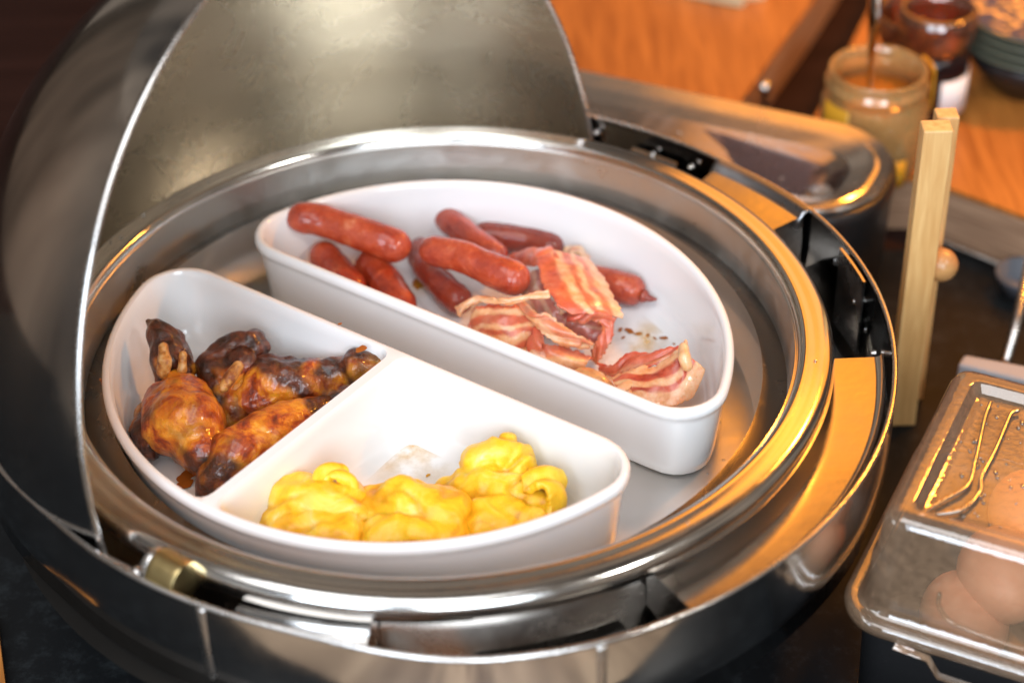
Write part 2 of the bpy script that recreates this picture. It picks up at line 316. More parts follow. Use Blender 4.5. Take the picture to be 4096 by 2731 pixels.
def ledge(a0, a1, z, r0=.187, tilt=.0, name='ledge', mt='ledge'):
    rings = []; n = 36
    prof = [(r0, z-.022), (r0, z-.0025), (r0+.0025, z), (r0+.0045, z+.0002), (-.0048, z+tilt), (-.0038, z+tilt+.0002), (-.0020, z+tilt+.0010), (-.0004, z+tilt+.0030), (0, z-.030)]
    for k, (r, zz) in enumerate(prof):
        rings.append([Vector(((r if k < 4 else wall_r(a0+(a1-a0)*j/n)-.0045+r)*math.cos(R(a0+(a1-a0)*j/n)), (r if k < 4 else wall_r(a0+(a1-a0)*j/n)-.0045+r)*math.sin(R(a0+(a1-a0)*j/n)), zz)) for j in range(n+1)])
    v, f = loft(rings, False)
    n1 = n+1; f.append(tuple(k*n1 for k in range(len(prof)))); f.append(tuple(k*n1+n for k in range(len(prof)))[::-1])
    return mesh_obj(name, v, f, M[mt], CH, auto=35)
ledge(-59, -3.5, -.019, tilt=.002)
ledge(27.5, 44.5, -.013, r0=.190, tilt=.004)
ledge(-114, -97, -.0125, tilt=.0, mt='mirror_dark')
ledge(-84, -64, -.040, tilt=.0, mt='mirror_dark')
ledge(52, 60, -.020, r0=.190, tilt=.0, mt='mirror_dark')
gp = []
for dr, zz in ((-.0012, -.0050), (-.0030, -.0046), (-.0065, -.0062), (-.0095, -.0100), (-.0105, -.0150)):
    gp.append([Vector(((wall_r(27+18*j/30)+dr)*math.cos(R(27+18*j/30)), (wall_r(27+18*j/30)+dr)*math.sin(R(27+18*j/30)), zz)) for j in range(31)])
v, f = loft(gp, False); o = mesh_obj('guard_plate', v, f, M['guard'], CH); add_mod(o, 'SOLIDIFY', thickness=.0009, offset=-1)
# overlapping end of the wall band, with its seam
pts = [Vector(((wall_r(a)-.0052)*math.cos(R(a)), (wall_r(a)-.0052)*math.sin(R(a)), 0)) for a in [9.5+i*.75 for i in range(12)]]
v, f = loft([[p+Vector((0, 0, z)) for p in pts] for z in (-.055, -.0065)]+[[p*1.006+Vector((0, 0, z)) for p in pts] for z in (-.0065, -.055)], False); mesh_obj('lap_plate', v, f, M['satin'], CH, auto=30)
for a in (-117, -71.5):
    v, f = box_vf(-.0022, .0022, -.0014, .0012, -.05, -.0075); o = mesh_obj('seam_strip', v, f, M['satin'], None); bevel(o, .0008)
    o.parent = CH; o.location = (wall_r(a)*math.cos(R(a)), wall_r(a)*math.sin(R(a)), .14); o.rotation_euler = (0, 0, R(a-90))
# small bolts inside the wall
for a, zz, rr in ((56.5, -.018, -.004), (49.5, -.016, -.004), (66, -.014, -.004), (12, -.026, -.0028), (3, -.034, -.0028)):
    c = Vector(((wall_r(a)+rr)*math.cos(R(a)), (wall_r(a)+rr)*math.sin(R(a)), zz)); v, f = tube([c, c-Vector((math.cos(R(a)), math.sin(R(a)), 0))*.003], [.0022, .0012], 10, 5); mesh_obj('bolt', v, f, M['satin'], CH)
# legs under the shell
for a in (-135, -45, 45, 135):
    p0 = Vector((.16*math.cos(R(a)), .16*math.sin(R(a)), -.095)); p1 = Vector((.18*math.cos(R(a)), .18*math.sin(R(a)), -.1395)); v, f = tube([p0, p1], [.008, .006], 14, 6); mesh_obj('leg', v, f, M['satin'], CH)
# ---- lid: an open dome shell about the hinge axis
A = Vector((.5485, .83615, 0)); Bv = Vector((-.83615, .5485, 0)); ph = R(10)
T = Bv*math.sin(ph)+Vector((0, 0, 1))*math.cos(ph); N = Bv*math.cos(ph)-Vector((0, 0, 1))*math.sin(ph)
MC = Vector((-.02964, .02768, -.012)); RL = .212
LID = bpy.data.objects.new('lid', None); C.objects.link(LID); LID.parent = CH; LID['label'] = 'polished roll-top lid standing open'
def dome(off, D, name, mt, zcut=-.058, n1=96, n2=40):
    v = []; f = []
    for i in range(n2+1):
        s = math.pi/2*i/n2
        for j in range(n1+1):
            th = -.35+(math.pi+.7)*j/n1
            p = MC+(A*math.cos(th)+T*math.sin(th))*(RL+off)*math.cos(s)**.92+N*(D+off)*math.sin(s)
            if p.z < zcut: p.z = zcut
            v.append(p)
    for i in range(n2):
        for j in range(n1):
            q = (i*(n1+1)+j, i*(n1+1)+j+1, (i+1)*(n1+1)+j+1, (i+1)*(n1+1)+j)
            if all(v[k].z <= zcut+1e-6 for k in q): continue
            f.append(q)
    o = mesh_obj(name, v, f, M[mt], None)
    bm = bmesh.new(); bm.from_mesh(o.data); bmesh.ops.remove_doubles(bm, verts=bm.verts, dist=1e-5); bmesh.ops.delete(bm, geom=[x for x in bm.verts if not x.link_faces], context='VERTS'); bm.to_mesh(o.data); bm.free()
    o.parent = LID; o.location = (0, 0, .14); return o
DD = .192
dome(.0012, DD, 'outer_skin', 'mirror'); dome(-.0012, DD, 'lining', 'lining')
rings = []
for i in range(121):
    th = -.22+(math.pi+.44)*i/120; e = A*math.cos(th)+T*math.sin(th); c = MC+e*RL
    rings.append([c+e*.0011*a+N*.0020*b for a, b in ((-1, -1), (-.4, -1.25), (.4, -1.25), (1, -1), (1.1, 0), (1, 1), (-1, 1), (-1.1, 0))])
v, f = loft(rings, True, True, True); o = mesh_obj('lid_edge', v, f, M['satin'], None); o.parent = LID; o.location = (0, 0, .14)
# hinge at the front left: brass knob, washer, small bolt, bar
kc = Vector((-0.1111,-0.1707,-0.0060)); kd = Vector((.8, -.6, 0))
v, f = tube([kc-kd*.0075, kc-kd*.007, kc+kd*.007, kc+kd*.0075], [.0085, .0095, .0095, .0085], 32, 14); o = mesh_obj('hinge_knob', v, f, M['brass'], CH, auto=40)
k2 = kc-kd*.012
v, f = tube([k2, k2+kd*.002, kc], [.0085, .0085, .0045], 20, 10); mesh_obj('hinge_washer', v, f, M['satin'], CH, auto=40)
k3 = Vector((-0.1274,-0.1675,-0.0080)); v, f = tube([k3+Vector((-.0036, 0, 0)), k3+Vector((-.003, 0, 0)), k3, k3+Vector((.003, 0, 0)), k3+Vector((.0036, 0, 0))], [.0005, .0026, .0036, .0026, .0005], 14, 14); mesh_obj('hinge_bolt', v, f, M['satin'], CH)
v, f = tube([Vector((-0.1472,-0.1476,-0.0140)), Vector((-0.1387,-0.1546,-0.0130)), Vector((-0.1226,-0.1663,-0.0130))], .0022, 10, 12, .5); mesh_obj('hinge_bar', v, f, M['satin'], CH)
# ------------------------------------------------------------------ food pan
PN = [(.000, -.0560), (.10, -.0562), (.155, -.0560), (.164, -.0553), (.1695, -.0530), (.1730, -.0490), (.1750, -.0430), (.1795, -.0120), (.1812, -.0030), (.1822, -.0008), (.1838, .0003), (.1850, .0007), (.1870, .0005), (.1885, -.0001), (.1905, -.0001), (.1935, -.0004), (.1962, -.0012), (.1982, -.0030), (.1994, -.0058), (.1998, -.0090), (.1992, -.0110), (.1980, -.0095), (.1800, -.0040), (.1760, -.045), (.16, -.0575), (0, -.058)]
v, f = lathe(PN, seg=220); PAN = mesh_obj('food_pan', v, f, M['pan']); PAN.data.materials.append(M['rim'])
for p_ in PAN.data.polygons:
    if p_.center.z > -.0125 and math.hypot(p_.center.x, p_.center.y) > .1815: p_.material_index = 1
tag(PAN, 'round steel food pan with a wide flat rim set in the chafing dish', 'food pan'); sharp(PAN.data, 50)
# ------------------------------------------------------------------ white dishes
tx, ty = .812, -.584; nx, ny = .584, .812
def L(u, n): return (tx*u+nx*n, ty*u+ny*n)
ZF = -.0555
outer_prof = [(.0120, ZF), (.0090, ZF+.0004), (.0065, ZF+.0030), (.0055, ZF+.009), (.0026, -.0180), (.0016, -.0145), (.0002, -.0128), (0, -.0110), (.0002, -.0092), (.0012, -.0078), (.0026, -.0074)]
inner_prof = [(.0040, -.0078), (.0050, -.0096), (.0056, -.0140), (.0084, -.0360), (.0105, -.0425), (.0145, -.0465), (.0200, -.0482), (.0300, -.0486)]
def half_dish(u0, n0, sgn, Rd, depth, rad, name, label, cat, split=None, grp=None):
    vc = sgn*(depth-Rd); disc = (*L(u0, n0+vc), Rd); pl = [(-sgn*nx, -sgn*ny, -sgn*n0)]
    cen = L(u0, n0+sgn*depth*.46)
    rings = [ring3(rounded(pl, disc, rad, i, cen), z) for i, z in outer_prof]
    if split is None:
        rings += [ring3(rounded(pl, disc, rad, i, cen), z) for i, z in inner_prof]
        v, f = loft(rings, True, True, True)
        o = mesh_obj(name, v, f, M['porcelain'])
    else:
        v, f = loft(rings, True, True, False); lip = len(v)-1
        nr = 144; start = (len(rings)-1)*nr; holes = []
        for side in (-1, 1):
            # side -1: u < split ; +1: u > split
            ip = [(i-.0026, z) for i, z in inner_prof]
            pl2 = [(-sgn*nx, -sgn*ny, -sgn*n0-.0026), (side*-tx, side*-ty, -side*(split)-.0012)]
            d2 = (disc[0], disc[1], disc[2]-.0026); uc = (split+side*.062) ; c2 = L(uc, n0+sgn*depth*.45)
            rr = []
            for i, z in ip:
                q = .0065; bs = rounded([(-sgn*nx, -sgn*ny, -sgn*n0-.0026)], d2, rad-.0026, i+q, cen, 240)
                kx_ = .0268*sgn; rr.append(ring3(rounded([(-side*(tx+kx_*nx), -side*(ty+kx_*ny), -side*(split+kx_*n0)-.0012)], None, q, i, c2, 216, bs, True), z))
            vv, ff = loft(rr, True, False, True); b = len(v); v += vv; f += [tuple(q+b for q in x) for x in ff]; holes.append(b)
        me = bpy.data.meshes.new(name); me.from_pydata([tuple(p) for p in v], [], f); bm = bmesh.new(); bm.from_mesh(me)
        be = [e for e in bm.edges if len(e.link_faces) == 1]
        bmesh.ops.triangle_fill(bm, use_beauty=True, use_dissolve=False, edges=be)
        bmesh.ops.recalc_face_normals(bm, faces=bm.faces); bm.to_mesh(me); bm.free()
        o = bpy.data.objects.new(name, me); C.objects.link(o); me.materials.append(M['porcelain']); me.polygons.foreach_set('use_smooth', [True]*len(me.polygons)); sharp(me, 42)
    return tag(o, label, cat)
UP = half_dish(.0005, .012, 1, .151, .137, .025, 'serving_dish', 'white half-moon porcelain dish holding the sausages and bacon', 'dish')
LO = half_dish(-.0095, -.018, -1, .153, .145, .025, 'divided_serving_dish', 'white half-moon porcelain dish divided in two for chicken and scrambled egg', 'dish', split=-.0075)
# ------------------------------------------------------------------ sausages
def sausage(path, rad, label, dark=False, tips=(), n=56, seed=0, ends=(1, 1), lump=.09):
    P = catmull(path, n); rings = []; nrm = None; seg = 26
    tot = sum((P[i+1]-P[i]).length for i in range(n-1)); s = 0; S_ = [0]
    for i in range(n-1): S_.append(S_[-1]+(P[i+1]-P[i]).length)
    # resample with denser ends by pushing parameters
    def at(d):
        for i in range(n-1):
            if S_[i+1] >= d: t = (d-S_[i])/max(1e-9, S_[i+1]-S_[i]); return P[i].lerp(P[i+1], t)
        return P[-1]
    ds = [tot*(.5-.5*math.cos(math.pi*i/(n-1))) for i in range(n)]
    for i, d in enumerate(ds):
        p = at(d); t = (at(min(tot, d+tot*.02))-at(max(0, d-tot*.02))).normalized()
        if nrm is None: nrm = t.orthogonal().normalized()
        nrm = (nrm-t*nrm.dot(t)).normalized(); b = t.cross(nrm)
        e0 = min(1, d/(rad*1.15)); e1 = min(1, (tot-d)/(rad*1.15))
        k = (max(0, 1-(1-e0)**2.4)**.5)*(max(0, 1-(1-e1)**2.4)**.5)
        r = rad*max(.02, k)*(1+.035*math.sin(3+seed+d/tot*5))
        ring = []
        for j in range(seg):
            a = 2*math.pi*j/seg; q = p+(nrm*math.cos(a)+b*math.sin(a))*r; wr = math.exp(-min(d, tot-d)/.010); nn = noise.noise((q+Vector((seed, 0, 0)))*70)+.5*noise.noise((q+Vector((0, seed, 0)))*190)+wr*1.2*noise.noise(Vector((a*3+seed, d*60, seed)))
            ring.append(q+(q-p)*nn*lump)
        rings.append(ring)
    v, f = loft(rings, True, True, True)
    o = mesh_obj('sausage', v, f, M['sausage_dark' if dark else 'sausage']); tag(o, label, 'sausage', 'sausages in the white dish')
    for (a, b_, c_) in tips:
        vv, ff = tube([a, b_, c_], [.0042, .0019, .0008], 10, 10); t_ = mesh_obj('casing_tip', vv, ff, M['sausage_dark'], None); t_.parent = o
    return o
sausage([(-0.0852,0.1215,-0.0125), (-0.0627,0.1205,-0.0160), (-0.0383,0.1107,-0.0200), (-0.0163,0.1011,-0.0240)], .0092, 'longest plump sausage lying at the upper left end of the white dish', seed=1, lump=.10)
sausage([(-0.0703,0.1174,-0.0300), (-0.0585,0.1057,-0.0370), (-0.0439,0.0801,-0.0385)], .0088, 'pink sausage half hidden by the dish rim, left of its twin', seed=2)
sausage([(-0.0431,0.1163,-0.0380), (-0.0316,0.0953,-0.0385), (-0.0177,0.0621,-0.0385)], .0092, 'sausage with wrinkled pale skin pointing at the rim, second from the left', seed=3, lump=.09)
sausage([(-0.0020,0.1541,-0.0330), (0.0093,0.1353,-0.0310), (0.0216,0.1172,-0.0310), (0.0359,0.1038,-0.0340)], .0078, 'sausage with a twisted casing tip pointing up, behind the front one', tips=[(Vector((-0.0027,0.1551,-0.0330)), Vector((-0.0057,0.1562,-0.0310)), Vector((-0.0073,0.1564,-0.0290)))], seed=4, lump=.08)
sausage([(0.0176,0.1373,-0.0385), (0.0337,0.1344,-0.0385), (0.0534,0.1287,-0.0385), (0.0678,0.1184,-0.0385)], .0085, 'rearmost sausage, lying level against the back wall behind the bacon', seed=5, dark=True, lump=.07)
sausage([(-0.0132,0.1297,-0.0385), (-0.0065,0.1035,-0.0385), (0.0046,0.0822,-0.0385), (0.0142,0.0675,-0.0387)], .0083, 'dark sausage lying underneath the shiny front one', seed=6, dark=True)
sausage([(-0.0101,0.0980,-0.0200), (0.0125,0.0857,-0.0180), (0.0301,0.0724,-0.0185), (0.0483,0.0616,-0.0200)], .0091, 'shiny sausage on top of the middle pile with a charred right end', seed=7, lump=.08)
sausage([(0.0765,0.0920,-0.0387), (0.0930,0.0863,-0.0387), (0.1114,0.0757,-0.0387)], .0088, 'sausage with a pointed tip to the right of the bacon', tips=[(Vector((0.1108,0.0738,-0.0385)), Vector((0.1139,0.0716,-0.0385)), Vector((0.1175,0.0696,-0.0380)))], seed=8, lump=.07)
# ------------------------------------------------------------------ bacon
def ribbon(ea, eb, label, mt='bacon', nu=56, nv=26, rip=.0005, freq=95, seed=0, arch=.0, thick=.0016, name='bacon_rasher', vr=(0, 1), parent=None, bands=((0, 1), (1, 0)), grey=0., brown=0.):
    cols = []
    def band(t):
        t = max(0, min(1, t))
        for (x0, y0), (x1, y1) in zip(bands, bands[1:]):
            if t <= x1: k = (t-x0)/max(1e-6, x1-x0); return y0+(y1-y0)*k*k*(3-2*k)
        return bands[-1][1]
    a = catmull(ea, nu); b = catmull(eb, nu); v = []; f = []; uv = []
    for i in range(nu):
        for j in range(nv):
            t = j/(nv-1); p = a[i].lerp(b[i], t); d = (b[i]-a[i]); tg = (a[min(i+1, nu-1)]-a[max(i-1, 0)]); nn = tg.cross(d)
            nn = nn.normalized() if nn.length > 1e-12 else Vector((0, 0, 1))
            if nn.z < 0: nn = -nn
            w_ = .25*noise.noise(Vector((i*.17, seed, j*.05)))
            edge = (noise.noise(Vector((i*.35, seed*3.1, 5 if t < .5 else 9))))*.0016*(1 if t < .12 or t > .88 else 0)
            p = p+nn*(arch*math.sin(math.pi*t)+rip*math.sin(t*9+i*.25+seed)+rip*1.0*noise.noise(p*freq+Vector((seed, 0, 0))))+(d.normalized() if d.length > 1e-9 else Vector())*edge*(-1 if t < .5 else 1)
            v.append(p); uv.append((i/(nu-1), t)); tb = band(t+.035*noise.noise(Vector((i*.11, seed*2.3, t)))+.05*noise.noise(p*170)); ed = max(0, 1-min(t, 1-t)*9)*(.5+noise.noise(p*110)); cols.append((max(0, min(1, tb)), grey, max(0, min(1, brown*(ed+.8*noise.noise(p*85+Vector((0, 0, seed))))))))
    for i in range(nu-1):
        for j in range(nv-1): f.append((i*nv+j, (i+1)*nv+j, (i+1)*nv+j+1, i*nv+j+1))
    me = bpy.data.meshes.new(name); me.from_pydata([tuple(q) for q in v], [], f); ul = me.uv_layers.new(name='UVMap')
    for lp in me.loops: ul.data[lp.index].uv = uv[lp.vertex_index]
    for q, nm in enumerate(('fat', 'grey', 'brown')):
        a_ = me.attributes.new(nm, 'FLOAT', 'POINT'); a_.data.foreach_set('value', [float(c_[q]) for c_ in cols])
    o = bpy.data.objects.new(name, me); C.objects.link(o); me.materials.append(M[mt]); me.polygons.foreach_set('use_smooth', [True]*len(me.polygons))
    add_mod(o, 'SOLIDIFY', thickness=thick, offset=0); add_mod(o, 'SUBSURF', levels=1, render_levels=1); apply_mods(o)
    if parent: o.parent = parent
    else: tag(o, label, 'bacon', 'bacon rashers beside the sausages')
    return o
# ------------------------------------------------------------------ blobs (chicken, egg)
def sphere_vf(c, r, seg=14, rg=10, sc=(1, 1, 1)):
    v = []; f = []
    for i in range(1, rg):
        a = math.pi*i/rg
        for j in range(seg): b = 2*math.pi*j/seg; v.append(Vector(c)+Vector((math.sin(a)*math.cos(b)*r*sc[0], math.sin(a)*math.sin(b)*r*sc[1], math.cos(a)*r*sc[2])))
    for i in range(rg-2):
        for j in range(seg): f.append((i*seg+j, (i+1)*seg+j, (i+1)*seg+(j+1) % seg, i*seg+(j+1) % seg))
    v += [Vector(c)+Vector((0, 0, r*sc[2])), Vector(c)-Vector((0, 0, r*sc[2]))]; t = len(v)-2
    f += [(t, j, (j+1) % seg) for j in range(seg)]+[(t+1, (rg-2)*seg+(j+1) % seg, (rg-2)*seg+j) for j in range(seg)]
    return v, f
def blob(name, chains, material, crease=0., bias=0., voxel=.0011, smooth=6, disp=((60, .0024), (170, .0012), (420, .0005)), seed=0, chars=(), fall=.010, zmin=-.0482, ridged=0., attr=True):
    V = []; F = []
    for ch in chains:
        for i in range(len(ch)):
            c, r = Vector(ch[i][0]), ch[i][1]
            nxt = ch[i+1] if i+1 < len(ch) else None; steps = 1
            if nxt: steps = max(1, int((Vector(nxt[0])-c).length/(min(r, nxt[1])*.28)))
            for s_ in range(steps):
                t = s_/steps; cc = c.lerp(Vector(nxt[0]), t) if nxt else c; r_ = r*(1-t)+nxt[1]*t if nxt else r
                v, f = sphere_vf(cc, r_); b = len(V); V += v; F += [tuple(q+b for q in x) for x in f]
    o = mesh_obj(name, V, F, None, smooth=False)
    md = add_mod(o, 'REMESH', mode='VOXEL', voxel_size=voxel); add_mod(o, 'SMOOTH', factor=.5, iterations=smooth); apply_mods(o)
    me = o.data; nv = len(me.vertices); off = Vector((seed*3.7, seed*1.3, 0)); nr = [vv.normal.copy() for vv in me.vertices]
    vals = []
    for i, vv in enumerate(me.vertices):
        p = vv.co.copy(); d = 0
        for fr, am in disp: d += noise.noise(p*fr+off)*am
        if ridged: d -= (1-min(1, abs(noise.noise(p*75+off*2))*5))*ridged
        q = p+nr[i]*d
        if q.z < zmin: q.z = zmin
        if crease:
            cz = p+Vector((noise.noise(p*25+off), noise.noise(p*25-off), 0))*.012; cr_ = max(0, 1-abs(noise.noise(cz*46+off*2))*7)*max(0, min(1, .5+2*noise.noise(p*60))); q = q-nr[i]*cr_*crease; vv.co = q; vals.append(cr_); continue
        vv.co = q; ch_ = .5+1.5*noise.noise(p*42+off*5)+1.0*noise.noise(p*130+off)-.34+bias
        for cc, rr in chars: ch_ += max(0, 1-((p-Vector(cc)).length/rr))*1.6
        vals.append(max(0, min(1, ch_)))
    if attr:
        at_ = me.attributes.new('char_and_crease_shade', 'FLOAT', 'POINT'); at_.data.foreach_set('value', vals)
    me.materials.clear(); me.materials.append(material); me.polygons.foreach_set('use_smooth', [True]*len(me.polygons)); me.update(); return o
FL = [(0, 1), (.2, 1), (.27, 0), (.43, 0), (.48, 1), (.58, 1), (.62, 0), (.68, 0), (.73, 1), (1, 1)]
LEAN = [(0, .1), (.5, 0), (1, .15)]
FAT = [(0, 1), (1, .9)]
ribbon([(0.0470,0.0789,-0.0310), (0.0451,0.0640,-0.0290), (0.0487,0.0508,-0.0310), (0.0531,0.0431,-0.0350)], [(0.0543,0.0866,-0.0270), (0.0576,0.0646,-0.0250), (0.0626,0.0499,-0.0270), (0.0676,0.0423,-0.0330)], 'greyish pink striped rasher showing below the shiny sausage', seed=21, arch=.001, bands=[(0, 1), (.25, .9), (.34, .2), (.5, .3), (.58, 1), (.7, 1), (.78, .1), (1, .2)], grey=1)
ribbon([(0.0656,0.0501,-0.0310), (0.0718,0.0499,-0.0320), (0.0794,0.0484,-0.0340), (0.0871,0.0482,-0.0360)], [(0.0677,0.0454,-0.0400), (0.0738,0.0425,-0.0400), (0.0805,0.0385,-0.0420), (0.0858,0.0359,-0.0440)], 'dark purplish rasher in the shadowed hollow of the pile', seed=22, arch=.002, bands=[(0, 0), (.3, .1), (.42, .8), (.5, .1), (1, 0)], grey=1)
ribbon([(0.0684,0.1095,-0.0340), (0.0702,0.1129,-0.0320), (0.0775,0.1133,-0.0320), (0.0828,0.1068,-0.0340)], [(0.0728,0.0972,-0.0310), (0.0742,0.1020,-0.0295), (0.0773,0.1004,-0.0285), (0.0823,0.0954,-0.0310)], 'pale rasher edge showing behind the broad striped rasher', seed=23, bands=[(0, 1), (.35, 1), (.5, .2), (.65, .9), (1, 1)])
o = ribbon([(0.0517,0.0915,-0.0190), (0.0531,0.0715,-0.0165), (0.0570,0.0519,-0.0160), (0.0630,0.0387,-0.0175), (0.0704,0.0349,-0.0215)], [(0.0821,0.0921,-0.0270), (0.0881,0.0769,-0.0255), (0.0922,0.0591,-0.0250), (0.0965,0.0466,-0.0265), (0.0971,0.0423,-0.0305)], 'broad striped rasher folded over the top of the bacon pile', seed=24, arch=.0022, rip=.0004, bands=[(0, .05), (.25, 0), (.31, 1), (.43, 1), (.47, .1), (.55, .15), (.59, .95), (.65, 1), (.69, .2), (.76, .2), (.82, .95), (1, 1)], brown=.3)
ribbon([(0.0370,0.1037,-0.0330), (0.0443,0.1027,-0.0270), (0.0530,0.0959,-0.0205), (0.0613,0.0971,-0.0210)], [(0.0417,0.0958,-0.0330), (0.0480,0.0882,-0.0270), (0.0545,0.0764,-0.0190), (0.0659,0.0808,-0.0195)], '', seed=25, arch=.0015, rip=.0005, bands=LEAN, parent=o, name='folded_flap')
ribbon([(0.0695,0.0403,-0.0240), (0.0737,0.0400,-0.0220), (0.0791,0.0432,-0.0215), (0.0868,0.0441,-0.0235), (0.0941,0.0410,-0.0290)], [(0.0676,0.0401,-0.0285), (0.0743,0.0379,-0.0285), (0.0805,0.0389,-0.0275), (0.0858,0.0395,-0.0310), (0.0897,0.0397,-0.0360)], 'curled dark red lip of lean bacon under the broad striped rasher', seed=26, arch=.003, rip=.0012, bands=LEAN, brown=.5)
ribbon([(0.0945,0.0439,-0.0300), (0.0923,0.0382,-0.0345), (0.0899,0.0316,-0.0390), (0.0862,0.0270,-0.0430), (0.0826,0.0255,-0.0475)], [(0.0897,0.0399,-0.0290), (0.0852,0.0339,-0.0330), (0.0824,0.0305,-0.0370), (0.0813,0.0309,-0.0420), (0.0820,0.0299,-0.0470)], 'deep red rasher end hanging to the dish floor with a crisp dark edge', seed=27, arch=.001, rip=.0010, bands=LEAN, brown=.8)
ribbon([(0.0793,0.0282,-0.0385), (0.0670,0.0250,-0.0345), (0.0580,0.0277,-0.0315), (0.0518,0.0341,-0.0285), (0.0478,0.0420,-0.0265), (0.0415,0.0523,-0.0260)], [(0.0813,0.0266,-0.0340), (0.0717,0.0278,-0.0285), (0.0642,0.0309,-0.0245), (0.0584,0.0363,-0.0215), (0.0519,0.0360,-0.0215), (0.0457,0.0486,-0.0220)], 'tan rasher curving through the middle of the bacon pile', seed=28, arch=.0015, rip=.0009, bands=[(0, 1), (.35, 1), (.5, .45), (.8, .3), (1, .9)])
ribbon([(0.0182,0.0561,-0.0340), (0.0203,0.0527,-0.0285), (0.0273,0.0504,-0.0250), (0.0365,0.0467,-0.0235), (0.0441,0.0470,-0.0255), (0.0483,0.0489,-0.0320)], [(0.0233,0.0436,-0.0460), (0.0268,0.0387,-0.0415), (0.0330,0.0300,-0.0385), (0.0390,0.0266,-0.0380), (0.0463,0.0311,-0.0375), (0.0495,0.0385,-0.0420)], 'rasher crumpled into close horizontal stripes beside the near rim', seed=29, arch=.0045, rip=.0008, bands=[(0, .1), (.08, .1), (.13, 1), (.24, 1), (.29, .1), (.46, .15), (.50, 1), (.57, 1), (.61, .1), (.68, .1), (.73, 1), (.84, 1), (.9, .1), (1, .1)])
ribbon([(0.0114,0.0488,-0.0315), (0.0135,0.0497,-0.0275), (0.0197,0.0519,-0.0245), (0.0289,0.0460,-0.0210), (0.0373,0.0422,-0.0190), (0.0472,0.0436,-0.0175), (0.0597,0.0430,-0.0163)], [(0.0090,0.0556,-0.0295), (0.0135,0.0530,-0.0255), (0.0213,0.0548,-0.0220), (0.0298,0.0483,-0.0190), (0.0381,0.0444,-0.0172), (0.0473,0.0465,-0.0158), (0.0588,0.0490,-0.0153)], 'thin curly strip of tan bacon fat stretching out to the left', seed=30, rip=.0004, nv=8, bands=FAT, brown=.6, thick=.0022)
ribbon([(0.0458,0.0319,-0.0465), (0.0555,0.0234,-0.0465), (0.0645,0.0193,-0.0470), (0.0751,0.0195,-0.0475)], [(0.0504,0.0425,-0.0340), (0.0561,0.0269,-0.0335), (0.0671,0.0267,-0.0365), (0.0811,0.0260,-0.0445)], 'pale folded rasher lying at the bottom of the pile by the rim', seed=31, arch=.0060, rip=.0009, bands=[(0, 1), (.55, 1), (.66, .4), (.85, .1), (1, .2)])
ribbon([(0.0473,0.0298,-0.0440), (0.0467,0.0320,-0.0380), (0.0495,0.0380,-0.0340), (0.0523,0.0404,-0.0330)], [(0.0541,0.0230,-0.0400), (0.0549,0.0238,-0.0340), (0.0551,0.0294,-0.0325), (0.0548,0.0352,-0.0330)], 'small red end of lean bacon beside the striped crumpled rasher', seed=32, arch=.003, bands=LEAN)
ribbon([(0.0840,0.0241,-0.0455), (0.0915,0.0154,-0.0400), (0.1004,0.0151,-0.0330), (0.1132,0.0085,-0.0270), (0.1238,0.0043,-0.0200)], [(0.0855,0.0160,-0.0465), (0.0925,0.0062,-0.0410), (0.0997,0.0037,-0.0360), (0.1113,0.0010,-0.0310), (0.1233,0.0006,-0.0245)], 'red lean flap along the back of the large curled rasher', seed=33, arch=.001, rip=.0008, bands=[(0, 0), (.6, .1), (.8, .5), (.9, .1), (1, 0)])
o = ribbon([(0.0898,0.0007,-0.0385), (0.0966,0.0019,-0.0340), (0.1060,-0.0012,-0.0310), (0.1142,0.0007,-0.0280), (0.1237,0.0026,-0.0205), (0.1273,0.0018,-0.0145)], [(0.0957,-0.0139,-0.0385), (0.1040,-0.0218,-0.0365), (0.1125,-0.0249,-0.0365), (0.1212,-0.0247,-0.0360), (0.1289,-0.0209,-0.0340), (0.1358,-0.0102,-0.0240)], 'large curled rasher with curved stripes alone at the right end of the dish', seed=34, arch=.0045, rip=.0006, bands=FL, brown=.45)
b_ = blob('fat_lobe', [[((0.1253,-0.0041,-0.0150), .0026), ((0.1253,-0.0106,-0.0165), .0036), ((0.1264,-0.0127,-0.0200), .0030)]], M['bacon_fat'], seed=35, attr=False, voxel=.0006, disp=((150, .0006),)); b_.parent = o
cv = Vector((0.0962,-0.0117,-0.0365)); ri = []
for i in range(40):
    a = i/39*2*math.pi*1.30+1.2; r = .0062-.0022*i/39; ri.append(cv+Vector((math.cos(a)*r*1.25, math.sin(a)*r*.30, math.sin(a)*r*.85)))
ribbon([p+Vector((-.002, -.006, -.001)) for p in ri], [p+Vector((.010, .010, .002)) for p in ri], 'small tight curl of fatty bacon in front of the large curled rasher', seed=36, rip=.0002, nu=60, nv=10, bands=FAT, brown=.4)
o = blob('bacon_crumb', [[((0.0743,0.0095,-0.0430), .0062), ((0.0804,0.0037,-0.0430), .0075), ((0.0869,-0.0019,-0.0440), .0055)]], M['bacon_fat'], seed=37, attr=False, disp=((70, .003), (200, .001)))
tag(o, 'small yellow fried scrap between the bacon pile and the curled rasher', 'bacon')
G = 'roast chicken pieces in the divided dish'
o = blob('chicken_piece', [[((-0.1360,-0.0015,-0.0300), .0085), ((-0.1365,0.0035,-0.0220), .0110), ((-0.1375,0.0103,-0.0160), .0100), ((-0.1437,0.0151,-0.0105), .0055), ((-0.1468,0.0194,-0.0080), .0022)], [((-0.1336,0.0054,-0.0180), .0085), ((-0.1285,0.0011,-0.0260), .0070)]], M['chicken'], seed=1, chars=[((-0.1463,0.0181,-0.0090), .026), ((-0.1367,0.0130,-0.0180), .020), ((-0.1262,-0.0032,-0.0200), .016)], ridged=.0008, disp=((60, .0030), (190, .0016)))
